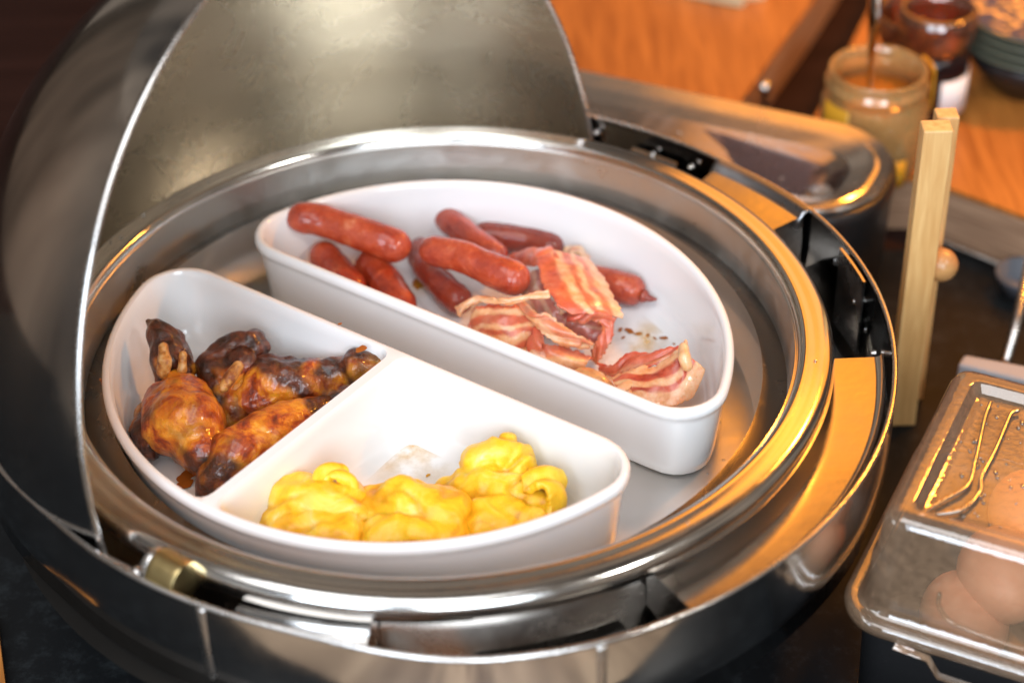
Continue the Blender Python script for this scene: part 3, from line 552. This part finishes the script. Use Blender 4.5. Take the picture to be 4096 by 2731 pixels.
tag(o, 'charred pointed wing tip standing against the dish wall at far left', 'chicken', G)
b_ = blob('bone', [[((-0.1366,-0.0033,-0.0085), .0028), ((-0.1360,-0.0090,-0.0125), .0036), ((-0.1372,-0.0095,-0.0190), .0036)]], M['bone'], seed=2, attr=False, disp=((150, .0008),), voxel=.0007); b_.parent = o
b_ = blob('bone', [[((-0.1273,-0.0045,-0.0120), .0020), ((-0.1281,-0.0080,-0.0190), .0030)]], M['bone'], seed=3, attr=False, disp=((150, .0008),), voxel=.0007); b_.parent = o
o = blob('chicken_piece', [[((-0.1314,-0.0114,-0.0260), .0085), ((-0.1255,-0.0256,-0.0275), .0160), ((-0.1229,-0.0400,-0.0285), .0185), ((-0.1132,-0.0555,-0.0340), .0130), ((-0.1087,-0.0615,-0.0380), .0085)], [((-0.1350,-0.0221,-0.0300), .0125), ((-0.1309,-0.0383,-0.0310), .0150)]], M['chicken'], bias=-.38, seed=4, disp=((45, .0022), (170, .0010), (400, .0004)), chars=[((-0.1115,-0.0669,-0.0300), .012)])
tag(o, 'round glossy golden chicken thigh at the near left of the dish', 'chicken', G)
o = blob('chicken_piece', [[((-0.1462,-0.0212,-0.0360), .0065), ((-0.1470,-0.0321,-0.0370), .0075), ((-0.1418,-0.0447,-0.0380), .0070), ((-0.1395,-0.0474,-0.0400), .0040)]], M['chicken'], seed=5, ridged=.0012, chars=[((-0.1450,-0.0351,-0.0360), .030)])
tag(o, 'small dark shrivelled scrap of chicken beside the golden thigh', 'chicken', G)
o = blob('chicken_piece', [[((-0.1049,-0.0186,-0.0380), .0090), ((-0.1104,-0.0082,-0.0320), .0110), ((-0.1124,0.0049,-0.0280), .0105), ((-0.1030,0.0159,-0.0240), .0100), ((-0.0944,0.0169,-0.0200), .0070)], [((-0.1015,0.0026,-0.0280), .0120), ((-0.1040,-0.0077,-0.0340), .0115)], [((-0.1006,0.0174,-0.0210), .0070), ((-0.1020,0.0183,-0.0180), .0035)], [((-0.0924,0.0128,-0.0220), .0065), ((-0.0958,0.0169,-0.0180), .0040)]], M['chicken'], seed=6, ridged=.0010, chars=[((-0.0936,0.0158,-0.0200), .022), ((-0.1184,0.0007,-0.0260), .018), ((-0.1049,-0.0228,-0.0360), .018), ((-0.1029,0.0069,-0.0200), .014)], disp=((60, .0030), (190, .0015)))
tag(o, 'browned chicken wing with a bone showing, behind the golden thigh', 'chicken', G)
b_ = blob('bone', [[((-0.0995,-0.0114,-0.0150), .0030), ((-0.1024,-0.0169,-0.0170), .0034), ((-0.1055,-0.0218,-0.0200), .0030)]], M['bone'], seed=7, attr=False, disp=((150, .0007),), voxel=.0007); b_.parent = o
o = blob('chicken_piece', [[((-0.0924,-0.0135,-0.0340), .0110), ((-0.0825,-0.0082,-0.0300), .0145), ((-0.0715,-0.0076,-0.0300), .0140), ((-0.0595,-0.0044,-0.0300), .0105), ((-0.0470,-0.0041,-0.0250), .0078), ((-0.0385,-0.0073,-0.0200), .0088)], [((-0.0373,-0.0043,-0.0190), .0075), ((-0.0318,-0.0089,-0.0190), .0072)], [((-0.0874,0.0013,-0.0260), .0080), ((-0.0761,0.0006,-0.0250), .0070)]], M['chicken'], bias=-.12, seed=8, ridged=.0006, chars=[((-0.0331,-0.0087,-0.0180), .018), ((-0.0717,-0.0184,-0.0160), .014), ((-0.0852,-0.0048,-0.0200), .018), ((-0.0776,-0.0033,-0.0200), .016)])
tag(o, 'drumstick with a blackened knuckle reaching the corner of the dish', 'chicken', G)
o = blob('chicken_piece', [[((-0.1103,-0.0749,-0.0420), .0060), ((-0.1067,-0.0707,-0.0380), .0100), ((-0.0964,-0.0618,-0.0320), .0140), ((-0.0835,-0.0502,-0.0310), .0150), ((-0.0696,-0.0365,-0.0330), .0125), ((-0.0576,-0.0241,-0.0350), .0085)]], M['chicken'], bias=-.30, seed=9, disp=((40, .0022), (170, .0010), (400, .0004)), chars=[((-0.1096,-0.0747,-0.0400), .026), ((-0.0558,-0.0286,-0.0300), .024)])
tag(o, 'long glossy chicken piece lying along the white divider', 'chicken', G)
# scrambled egg
GE = 'lumps of scrambled egg in the divided dish'
ED = ((34, .0040), (85, .0024), (180, .0010))
def fold(ea, eb, par, seed, thick=.0045, arch=.002):
    o_ = ribbon(ea, eb, '', 'egg', nu=40, nv=16, seed=seed, thick=thick*1.2, arch=arch, rip=.0016, freq=45, parent=par, name='egg_fold'); return o_
o = blob('scrambled_egg', [[((-0.0733,-0.1048,-0.0380), .0115), ((-0.0633,-0.0973,-0.0340), .0160), ((-0.0434,-0.1013,-0.0330), .0155)], [((-0.0660,-0.1178,-0.0360), .0125), ((-0.0434,-0.1221,-0.0350), .0135)], [((-0.0522,-0.0883,-0.0300), .0070), ((-0.0427,-0.0911,-0.0300), .0070)]], M['egg'], seed=11, disp=ED, crease=.0016, voxel=.0012)
tag(o, 'lump of scrambled egg with a small curl on top, nearest the divider', 'scrambled egg', GE)
fold([(-0.0572,-0.0936,-0.0225), (-0.0535,-0.0871,-0.0195), (-0.0452,-0.0873,-0.0185), (-0.0383,-0.0909,-0.0205), (-0.0374,-0.0972,-0.0240)], [(-0.0528,-0.1025,-0.0230), (-0.0499,-0.0968,-0.0205), (-0.0448,-0.0956,-0.0195), (-0.0407,-0.0978,-0.0215), (-0.0406,-0.1033,-0.0240)], o, 52, .0035)
o = blob('scrambled_egg', [[((-0.0272,-0.1010,-0.0360), .0132), ((-0.0125,-0.1030,-0.0320), .0178), ((0.0040,-0.1101,-0.0330), .0160)], [((-0.0233,-0.1217,-0.0360), .0138), ((-0.0070,-0.1245,-0.0350), .0148), ((0.0090,-0.1194,-0.0370), .0115)]], M['egg'], seed=12, disp=ED, crease=.0016, voxel=.0012)
tag(o, 'smooth wide lump of scrambled egg in the middle of the three', 'scrambled egg', GE)
o = blob('scrambled_egg', [[((0.0085,-0.0837,-0.0400), .0090), ((0.0254,-0.0873,-0.0360), .0140), ((0.0419,-0.0962,-0.0370), .0140)], [((0.0245,-0.0751,-0.0300), .0110), ((0.0331,-0.0708,-0.0230), .0085), ((0.0392,-0.0784,-0.0290), .0110)], [((0.0525,-0.0859,-0.0340), .0075), ((0.0511,-0.0981,-0.0370), .0100)], [((0.0253,-0.1120,-0.0360), .0135), ((0.0446,-0.1110,-0.0370), .0120)]], M['egg'], seed=13, disp=((34, .0040), (95, .0028), (200, .0012)), crease=.0026, voxel=.0012)
tag(o, 'tallest ragged heap of scrambled egg at the right', 'scrambled egg', GE)
fold([(0.0453,-0.0848,-0.0265), (0.0537,-0.0842,-0.0245), (0.0608,-0.0872,-0.0290), (0.0595,-0.0948,-0.0360)], [(0.0420,-0.1005,-0.0250), (0.0491,-0.1021,-0.0225), (0.0537,-0.1048,-0.0270), (0.0518,-0.1122,-0.0340)], o, 58, .0035)
# crumbs and sauce on the porcelain
def spot(c, r, parent, mt='sauce', n=(0, 0, 1), seed=0, name='sauce_spot', asp=1.6, rot=0.):
    nv = Vector(n).normalized(); x = nv.orthogonal().normalized(); x.rotate(Matrix.Rotation(rot, 3, nv)); y = nv.cross(x); v = [Vector(c)+nv*.0005]; k = 22
    for j in range(k):
        a = 2*math.pi*j/k; rr = r*(1+.5*noise.noise(Vector((math.cos(a)*1.5, math.sin(a)*1.5, seed)))); v.append(Vector(c)+x*math.cos(a)*rr*asp+y*math.sin(a)*rr+nv*.0001)
    f = [(0, j+1, (j+1) % k+1) for j in range(k)]
    o = mesh_obj(name, v, f, M[mt], None); at_ = o.data.attributes.new('fade', 'FLOAT', 'POINT'); at_.data.foreach_set('value', [1.]+[0.]*k); o.parent = parent; return o
spot((-0.0367,-0.0094,-0.0072), .0022, LO, seed=1); spot((-0.0486,0.0118,-0.0070), .0008, LO, seed=2)
spot((-0.1642,-0.0268,-0.0110), .0022, LO, n=(.7, .3, .7), seed=3, rot=1.2)
spot((-0.1233,-0.0559,-0.0480), .0040, LO, seed=4, asp=1.6); spot((-0.1236,-0.0626,-0.0478), .0030, LO, seed=5)
for i, (x, y) in enumerate(((0, 0), (1, 0), (0, 1))): pass
spot((-0.0118,0.1052,-0.0484), .004, UP, seed=6, rot=.6)
def smear(c, r, parent, seed, asp=1.8, rot=0.): return spot(c, r, parent, 'smear', seed=seed, name='sauce_smear', asp=asp, rot=rot)
smear((0.1094,0.0431,-0.0480), .017, UP, 7, 1.6, .3); smear((-0.0081,0.1003,-0.0480), .012, UP, 8, 1.4, .5); smear((-0.0117,-0.0426,-0.0480), .024, LO, 9, 1.6, .9); smear((-0.1143,-0.0590,-0.0478), .012, LO, 10)
for i, (q, r_) in enumerate((((0.0974,0.0567,-0.0481), .0011), ((0.1020,0.0553,-0.0481), .0016), ((0.1072,0.0527,-0.0481), .0012), ((0.1118,0.0510,-0.0481), .0009), ((0.1153,0.0481,-0.0481), .0007), ((0.1202,0.0479,-0.0478), .0013), ((0.0986,0.0498,-0.0483), .0008), ((0.1251,0.0419,-0.0475), .0006))): spot(q, r_, UP, seed=20+i, asp=2.0, rot=.5+i)
for i, (q, r_) in enumerate((((-0.1588,-0.0337,-0.0200), .0007), ((-0.1571,-0.0366,-0.0260), .0006), ((-0.1547,-0.0403,-0.0300), .0007), ((0.1458,0.0048,-0.0120), .0009), ((0.1442,0.0309,-0.0200), .0006))): spot(q, r_, LO if i < 3 else UP, n=(.6 if i < 3 else -.6, .2, .7), seed=40+i)
# water drops on the steel
DR = []
def drop(c, r, parent, sc=(1, 1, 1.0)):
    v, f = sphere_vf(c, r, 12, 8, sc); o = mesh_obj('water_drop', v, f, M['drop'], None); o.parent = parent
    if parent.type == 'EMPTY': o.location = -parent.location
    return o
for a, zz, rr in ((20, -.022, .0013), (17, -.035, .0011), (12, -.040, .0014), (14, -.030, .0010), (9, -.037, .0009)):
    q = wall_r(a)-.0018; drop((q*math.cos(R(a)), q*math.sin(R(a)), zz), rr, CH, (1, 1, 1.8))
drop((0.1057,0.1590,-0.0220), .0012, PAN)
random.seed(21)
for i in range(26):
    a = random.uniform(-60, 200); rr = random.choice((.190, .193, .160, .150, .145)); zz = .0003 if rr > .18 else -.0560
    drop((rr*math.cos(R(a)), rr*math.sin(R(a)), zz), random.uniform(.0005, .0011), PAN, (1, 1, .5))
for i in range(8):
    u_ = random.uniform(.02, .10); v_ = random.uniform(.03, .11); x_, y_ = L(u_, .012+v_); spot((x_, y_, -.0483), random.uniform(.0004, .0011), UP, seed=60+i, asp=1.4, rot=i)
for i in range(7):
    u_ = random.uniform(.02, .09); v_ = random.uniform(.03, .07); x_, y_ = L(u_, -.018-v_); spot((x_, y_, -.0483), random.uniform(.0004, .0010), LO, 'honey_smear', seed=80+i, name='egg_crumb', asp=1.5, rot=i)
smear((-0.1013,0.1126,-0.0480), .010, UP, 15, 1.5); smear((0.0209,-0.0127,-0.0480), .014, LO, 16, 1.7, .4)
# ------------------------------------------------------------------ bain-marie behind
ba = (.904, -.428); bb = (-.428, -.904)
bpl = [(ba[0], ba[1], .158), (-ba[0], -ba[1], .16), (bb[0], bb[1], -.2335), (-bb[0], -bb[1], .346)]
bcn = (ba[0]*0.0+bb[0]*-.29, ba[1]*0.0+bb[1]*-.29)
BA = empty('bain_marie', (bcn[0], bcn[1], -.14), 'long black food warmer with a shiny steel insert behind the chafing dish', 'food warmer')
def brg(i, z, r=.05): return ring3(rounded(bpl, None, r, i, bcn), z)
v, f = loft([brg(.004, -.1399), brg(.002, -.07), brg(.0, -.056), brg(.0005, -.0505), brg(.003, -.0485), brg(.006, -.0490)], True, True, False); mesh_obj('warmer_body', v, f, M['black_plastic'], BA)
v, f = loft([brg(.0035, -.0480), brg(.0030, -.0462), brg(.0045, -.0448), brg(.007, -.0455), brg(.011, -.0466), brg(.0135, -.0455), brg(.0160, -.0462), brg(.0200, -.0478), brg(.0280, -.0510), brg(.0290, -.0530), brg(.0360, -.0700), brg(.0400, -.0750), brg(.047, -.0760)], True, False, True); mesh_obj('steel_insert', v, f, M['insert'], BA, auto=24)
p0 = Vector((0.1139,0.3079,-0.0520)); p1 = Vector((0.2263,0.2321,-0.0560))
v, f = loft([[p0, p1], [p0+Vector((0, -.004, -.025)), p1+Vector((-.006, -.004, -.021))], [p0+Vector((0, -.006, -.025)), p1+Vector((-.006, -.006, -.021))], [p0+Vector((0, -.002, 0)), p1+Vector((0, -.002, 0))]], False)
SP = mesh_obj('plastic_divider', v, f, M['smoke'], None, smooth=False); tag(SP, 'smoky plastic sheet standing inside the steel insert of the warmer', 'plastic sheet')
v, f = tube([Vector((0.1154,0.3099,-0.0500)), Vector((0.1150,0.3016,-0.0580))], [.0035, .003], 12, 6); o = mesh_obj('sheet_post', v, f, M['white'], None); o.parent = SP
random.seed(3)
for i in range(9):
    t = random.random(); p = p0.lerp(p1, t)+Vector((0, -.0065, -.006-.016*random.random())); drop(p, .0012+random.random()*.0008, SP)
# ------------------------------------------------------------------ boards
def board(poly, label, z1=-.10, z0=-.1398):
    v, f = prism(poly, z0, z1-.0035); E_ = mesh_obj('board_core', v, f, M['board_edge'], None, smooth=False)
    v, f = prism(poly, z1-.0033, z1); T_ = mesh_obj('board_top', v, f, M['board'], None, smooth=False)
    e = empty('wooden_board', (poly[0][0], poly[0][1], -.14), label, 'board')
    put(E_, e); put(T_, e); return e
q = [(0.3068,0.2835,-0.1000), (0.3994,0.2033,-0.1000), (0.6008,0.9466,-0.1000), (0.4712,0.9549,-0.1000), (0.3083,0.5165,-0.1000), (0.2561,0.3844,-0.1000), (0.2174,0.2891,-0.1000)]
bq0 = Vector(q[0]); bq1 = Vector(q[1]); board([(a[0], a[1]) for a in q], 'thick oiled wooden board with jars and plates standing on it')
q = [(0.1918,0.3698,-0.1000), (0.2698,0.5338,-0.1000), (0.3833,0.7924,-0.1000), (-0.0548,0.8182,-0.1000), (-0.0698,0.3820,-0.1000)]
board([(a[0], a[1]) for a in q], 'orange-lit wooden board behind the open lid')
p = Vector((0.2181,0.4024,-0.1000)); v, f = tube([p+Vector((0, 0, -.0398)), p+Vector((0, 0, -.004)), p], [.0032, .0032, .0030], 14, 8); PE = mesh_obj('steel_peg', v, f, M['satin'], None, auto=40); tag(PE, 'small steel peg with a bright round head between the two wooden boards', 'peg')
v, f = sphere_vf(p+Vector((0, 0, .001)), .0052, 16, 12); o = mesh_obj('peg_head', v, f, M['satin'], None); o.parent = PE
a0 = Vector((0.1522,0.5645,-0.0980)); a1 = Vector((0.2286,0.5250,-0.0980))
o = mesh_obj('cream_card_stack', *prism([(a0.x, a0.y), (a0.x+.02, a0.y-.020), (a1.x-.012, a1.y-.003), (a1.x-.009, a1.y+.008), (a1.x+.006, a1.y+.010), (a1.x+.004, a1.y+.09), (a0.x, a0.y+.09)], -.0998, -.086), M['cream'], None, smooth=False); bevel(o, .001); tag(o, 'cream coloured slab lying on the far orange-lit board', 'slab')
# ------------------------------------------------------------------ wooden holder with ball
HO = empty('wooden_holder', (.2635, .095, -.14), 'upright pale wooden holder of two slats with a round ball knob', 'holder')
v, f = box_vf(.2545, .2700, .0805, .0925, -.1399, .057); o = mesh_obj('front_slat', v, f, M['pale_wood'], HO, smooth=False); bevel(o, .001)
v, f = box_vf(.2665, .2785, .1040, .1150, -.1399, .051); o = mesh_obj('rear_slat', v, f, M['pale_wood'], HO, smooth=False); bevel(o, .001)
bc_ = Vector((0.2750,0.0904,-0.0340)); v, f = sphere_vf(bc_, .0095, 32, 22); mesh_obj('ball_knob', v, f, M['ball_wood'], HO)
v, f = tube([bc_, Vector((.262, .0925, bc_.z)), Vector((.268, .106, bc_.z))], .003, 12, 8); mesh_obj('dowel', v, f, M['pale_wood'], HO)
# ------------------------------------------------------------------ honey jar with spoon
jc = Vector((0.2748,0.3026,-0.0300)); jb = -.0995
HJ = empty('honey_jar', (jc.x, jc.y, jb), 'open glass honey jar with drips down its sides on the wooden board', 'jar')
v, f = lathe([(.0, jb+.001), (.028, jb+.001), (.033, jb+.006), (.0345, jb+.022), (.0340, -.052), (.0315, -.046), (.0310, -.043), (.0330, -.041), (.0330, -.038), (.0305, -.036), (.0305, -.032), (.0312, -.030), (.0300, -.0288), (.0285, -.030), (.0280, -.046), (.0315, -.052), (.0320, jb+.022), (.0300, jb+.007), (0, jb+.006)], (jc.x, jc.y, 0), 64); mesh_obj('jar_glass', v, f, M['glass'], HJ)
v, f = lathe([(0, jb+.0075), (.0290, jb+.0085), (.0312, jb+.022), (.0308, -.056), (.0275, -.0505), (.0270, -.049), (0, -.0495)], (jc.x, jc.y, 0), 48); mesh_obj('honey', v, f, M['honey'], HJ)
for a0_, a1_, z0_, z1_ in ((-165, -128, -.095, -.046), (-5, 28, -.060, -.031), (-100, -60, -.099, -.080)):
    pr = [(.0350, z0_), (.0353, (z0_+z1_)/2), (.0350, max(z1_, z0_)*.5+z1_*.5), (.0338, z1_)]
    v, f = lathe(pr, (jc.x, jc.y, 0), 14, a0_, a1_); o = mesh_obj('honey_drip', v, f, M['honey_smear'], HJ); add_mod(o, 'SOLIDIFY', thickness=.0012, offset=1)
SPN = empty('spoon', (jc.x, jc.y, -.06), 'dark steel spoon standing in the open honey jar', 'spoon')
v, f = tube([Vector((0.2723,0.3103,-0.0700)), Vector((0.2725,0.3139,-0.0400)), Vector((0.2702,0.3084,-0.0150)), Vector((0.2684,0.3034,0.0120)), Vector((0.2676,0.3050,0.0350))], [.0016, .0022, .0034, .0050, .0062], 14, 30, .35); mesh_obj('spoon_handle', v, f, M['mirror_dark'], SPN)
q_ = Vector((0.2726,0.3109,-0.0720)); v, f = sphere_vf(q_, .011, 20, 12, (.9, .35, 1.3)); mesh_obj('spoon_bowl', v, f, M['mirror_dark'], SPN)
# jam jar with label
kx = Vector((0.3246,0.3697,-0.0995)); rj = .0240
JJ = empty('jam_jar', (kx.x, kx.y, jb), 'dark jam jar with a white label and an amber glass top', 'jar')
v, f = lathe([(0, jb+.0005), (rj-.003, jb+.0005), (rj, jb+.004), (rj, -.055), (rj-.002, -.051), (0, -.050)], (kx.x, kx.y, 0), 48); mesh_obj('jam', v, f, M['jam'], JJ)
v, f = lathe([(rj-.002, -.0495), (rj+.0015, -.042), (rj+.0025, -.033), (rj+.0020, -.024), (rj-.001, -.022), (rj-.003, -.030), (rj-.004, -.046)], (kx.x, kx.y, 0), 48); mesh_obj('glass_top', v, f, M['amber_glass'], JJ)
v, f = lathe([(rj+.0006, jb+.006), (rj+.0006, -.066)], (kx.x, kx.y, 0), 24, -85, 5); o = mesh_obj('label', v, f, M['label'], JJ); add_mod(o, 'SOLIDIFY', thickness=.0004, offset=1)
# amber bowl behind the jam jar
ax = Vector((0.3251,0.4072,-0.0350)); v, f = lathe([(0, -.0995), (.020, -.0995), (.024, -.09), (.032, -.055), (.034, -.045), (.0325, -.044), (.030, -.056), (.021, -.088), (0, -.093)], (ax.x, ax.y, 0), 48); o = mesh_obj('amber_bowl', v, f, M['amber_glass']); tag(o, 'amber glass bowl standing behind the labelled jam jar', 'bowl')
# plates
px = Vector((0.4045,0.4033,-0.0400)); base = -.0995
v, f = lathe([(0, base), (.030, base), (.046, base+.02), (.052, base+.032), (.050, base+.032), (.03, base+.006), (0, base+.006)], (px.x, px.y, 0), 64); o = mesh_obj('black_bowl', v, f, M['black_plastic']); tag(o, 'black bowl under the stack of dark green plates', 'bowl')
for i in range(4):
    z_ = base+.033+i*.0068; lab = ['dark green plate at the bottom of the stack', 'dark green plate second from the bottom of the stack', 'dark green plate third from the bottom of the stack', 'dark green patterned plate on top of the stack'][i]
    v, f = lathe([(0, z_), (.035, z_), (.055, z_+.003), (.0565, z_+.0042), (.055, z_+.0050), (.034, z_+.002), (0, z_+.002)], (px.x, px.y, 0), 64); o = mesh_obj('plate', v, f, M['green_plate']); tag(o, lab, 'plate', 'stack of dark green plates'); PL = o
pt = mat('leaf_pattern', (.3, .2, .1), .3); zz = noise_node(pt, 70, 2, dist=2); c = ramp(pt, zz.outputs[0], [(.40, (.01, .03, .12)), (.5, (.02, .02, .02)), (.56, (.75, .42, .14))]); nodes(pt)[1].new(c.outputs[0], nodes(pt)[2].inputs['Base Color'])
v, f = lathe([(.0, z_+.0023), (.0335, z_+.0023), (.054, z_+.0052)], (px.x, px.y, 0), 64); o = mesh_obj('plate_pattern', v, f, pt, None); o.parent = PL
# things under the board edge at right
dn = Vector((-.004, -.005, -.0372)); p = bq0+dn+(bq1-bq0)*.05; q = bq1+dn; v, f = tube([p, p.lerp(q, .5), q], .0020, 10, 8); o = mesh_obj('steel_trim', v, f, M['satin']); tag(o, 'thin bright steel strip along the foot of the wooden board', 'trim')
p = Vector((0.3595,0.2107,-0.1395)); v, f = lathe([(0, 0), (.013, 0), (.017, .012), (.0175, .014), (.0160, .0138), (.0120, .003), (0, .003)], (p.x, p.y, -.1395), 32); o = mesh_obj('white_cup', v, f, M['cup']); tag(o, 'small white cup in the shade below the wooden board', 'cup')
v, f = tube([Vector((0.3473,0.1648,-0.0850)), Vector((0.3328,0.1246,-0.1000)), Vector((0.3247,0.1076,-0.1180))], .0032, 12, 12); o = mesh_obj('steel_rod', v, f, M['satin']); tag(o, 'slanting steel handle reaching down to the clear egg box', 'handle')
p = [(0.2912,0.0862,-0.1000), (0.2967,0.0958,-0.1000), (0.3437,0.0785,-0.1000), (0.3400,0.0628,-0.1000)]; v, f = prism([(a[0], a[1]) for a in p], -.1395, -.10); o = mesh_obj('white_container', v, f, M['white'], smooth=False); bevel(o, .002); tag(o, 'white plastic container behind the clear egg box', 'container')
# wood strip at the lower left corner
p = [(-0.2435,-0.0636,-0.1380), (-0.2308,-0.0640,-0.1380), (-0.2160,-0.1161,-0.1380), (-0.2330,-0.1156,-0.1380)]; v, f = prism([(a[0], a[1]) for a in p], -.1396, -.133); o = mesh_obj('wooden_edge_strip', v, f, M['board'], smooth=False); tag(o, 'orange brown wooden strip at the near left corner of the counter', 'strip')
# ------------------------------------------------------------------ egg box
e1 = (.892, -.452); e2 = (.452, .892)
cl = (.1835, -.1445)                       # front-left corner of the lip (before rounding)
d1 = cl[0]*e1[0]+cl[1]*e1[1]; d2 = cl[0]*e2[0]+cl[1]*e2[1]
epl = [(-e1[0], -e1[1], -d1), (e1[0], e1[1], d1+.185), (-e2[0], -e2[1], -d2), (e2[0], e2[1], d2+.153)]
ecn = (cl[0]+e1[0]*.09+e2[0]*.07, cl[1]+e1[1]*.09+e2[1]*.07)
def erg(i, z, r=.024): return ring3(rounded(epl, None, r, i, ecn), z)
EB = empty('egg_box', (ecn[0], ecn[1], -.14), 'black box with a tall clear plastic lid over brown eggs', 'box')
v, f = loft([erg(.012, -.1399), erg(.010, -.085), erg(.007, -.072), erg(.0065, -.0695), erg(.010, -.0695), erg(.013, -.09), erg(.016, -.132)], True, True, True); mesh_obj('box_base', v, f, M['black_plastic'], EB)
v, f = loft([erg(.0045, -.0740), erg(.0005, -.0715), erg(0, -.0680), erg(.001, -.0655), erg(.0035, -.0650), erg(.0060, -.0665), erg(.0085, -.0650), erg(.0095, -.0600), erg(.0105, -.0400), erg(.0115, -.0385), erg(.0122, -.0360), erg(.0140, -.0160), erg(.0160, -.0125), erg(.0190, -.0110), erg(.0245, -.0108), erg(.0260, -.0112), erg(.0275, -.0145), erg(.0300, -.0155), erg(.036, -.0156)], True, False, True); mesh_obj('clear_lid', v, f, M['lid_plastic'], EB)
# moulded grip on the lid's front wall
g0 = Vector((0.2303,-0.1529,-0.0460)); ge = Vector((e1[0], e1[1], 0)); gz = Vector((0, 0, 1))
pts = [g0, g0+ge*.001-gz*.008, g0+ge*.010-gz*.016, g0+ge*.046-gz*.018, g0+ge*.060-gz*.014, g0+ge*.064]
v, f = tube(pts, .0011, 8, 40, 1.); o = mesh_obj('lid_grip', v, f, M['lid_plastic'], EB)
# tab below the lip
t0 = Vector((0.2100,-0.1618,-0.0720)); o = mesh_obj('lid_tab', *loft([[t0, t0+ge*.016+gz*-.001, t0+ge*.022-gz*.010, t0+ge*.10-gz*.012], [t0+Vector((.002, .004, 0)), t0+ge*.016+Vector((.002, .004, -.001)), t0+ge*.022+Vector((.002, .004, -.010)), t0+ge*.10+Vector((.002, .004, -.012))]], False), M['lid_plastic'], EB)
# wire tongs put in to give the bright bent lines on the lid
TG = empty('wire_tongs', (ecn[0], ecn[1], -.02), 'bent wire tongs added for the bright lines on the clear egg box lid', 'tongs')
TZ = -.0135
v, f = tube([(0.2698,-0.0555,-0.0135), (0.2643,-0.0680,-0.0135), (0.2533,-0.0997,-0.0135), (0.2464,-0.1165,-0.0135), (0.2331,-0.1266,-0.0135), (0.2204,-0.1362,-0.0135)], .0010, 8, 50); mesh_obj('tong_arm', v, f, M['satin'], TG)
v, f = tube([(0.2817,-0.0626,-0.0135), (0.2766,-0.0668,-0.0135), (0.2650,-0.0907,-0.0135), (0.2541,-0.1106,-0.0135), (0.2510,-0.1212,-0.0135), (0.2397,-0.1333,-0.0135), (0.2208,-0.1362,-0.0135)], .0010, 8, 50); mesh_obj('tong_arm', v, f, M['satin'], TG)
for i, (c_, lb) in enumerate((((0.2709,-0.1117,-0.0750), 'brown egg at the near side inside the clear box'), ((0.2936,-0.0738,-0.0720), 'brown egg further back inside the clear box'), ((0.2537,-0.1204,-0.0950), 'brown egg in the near left corner inside the clear box'))):
    v, f = sphere_vf(c_, .021, 28, 18, (1, 1.25, 1)); o = mesh_obj('egg', v, f, M['brown_egg']); tag(o, lb, 'egg', 'eggs in the clear box')
# condensation drops on the lid
random.seed(11)
for i in range(150):
    a = random.uniform(.028, .15); b_ = random.uniform(.033, .12); x = cl[0]+e1[0]*a+e2[0]*b_; y = cl[1]+e1[1]*a+e2[1]*b_
    v, f = sphere_vf((x, y, -.0153), random.uniform(.0004, .0011), 8, 6, (1, random.uniform(.8, 1.8), .6)); o = mesh_obj('water_drop', v, f, M['drop'], None); o.parent = EB; o.location = -EB.location

print('JARDIST', (Vector((jc.x, jc.y))-Vector((kx.x, kx.y))).length)
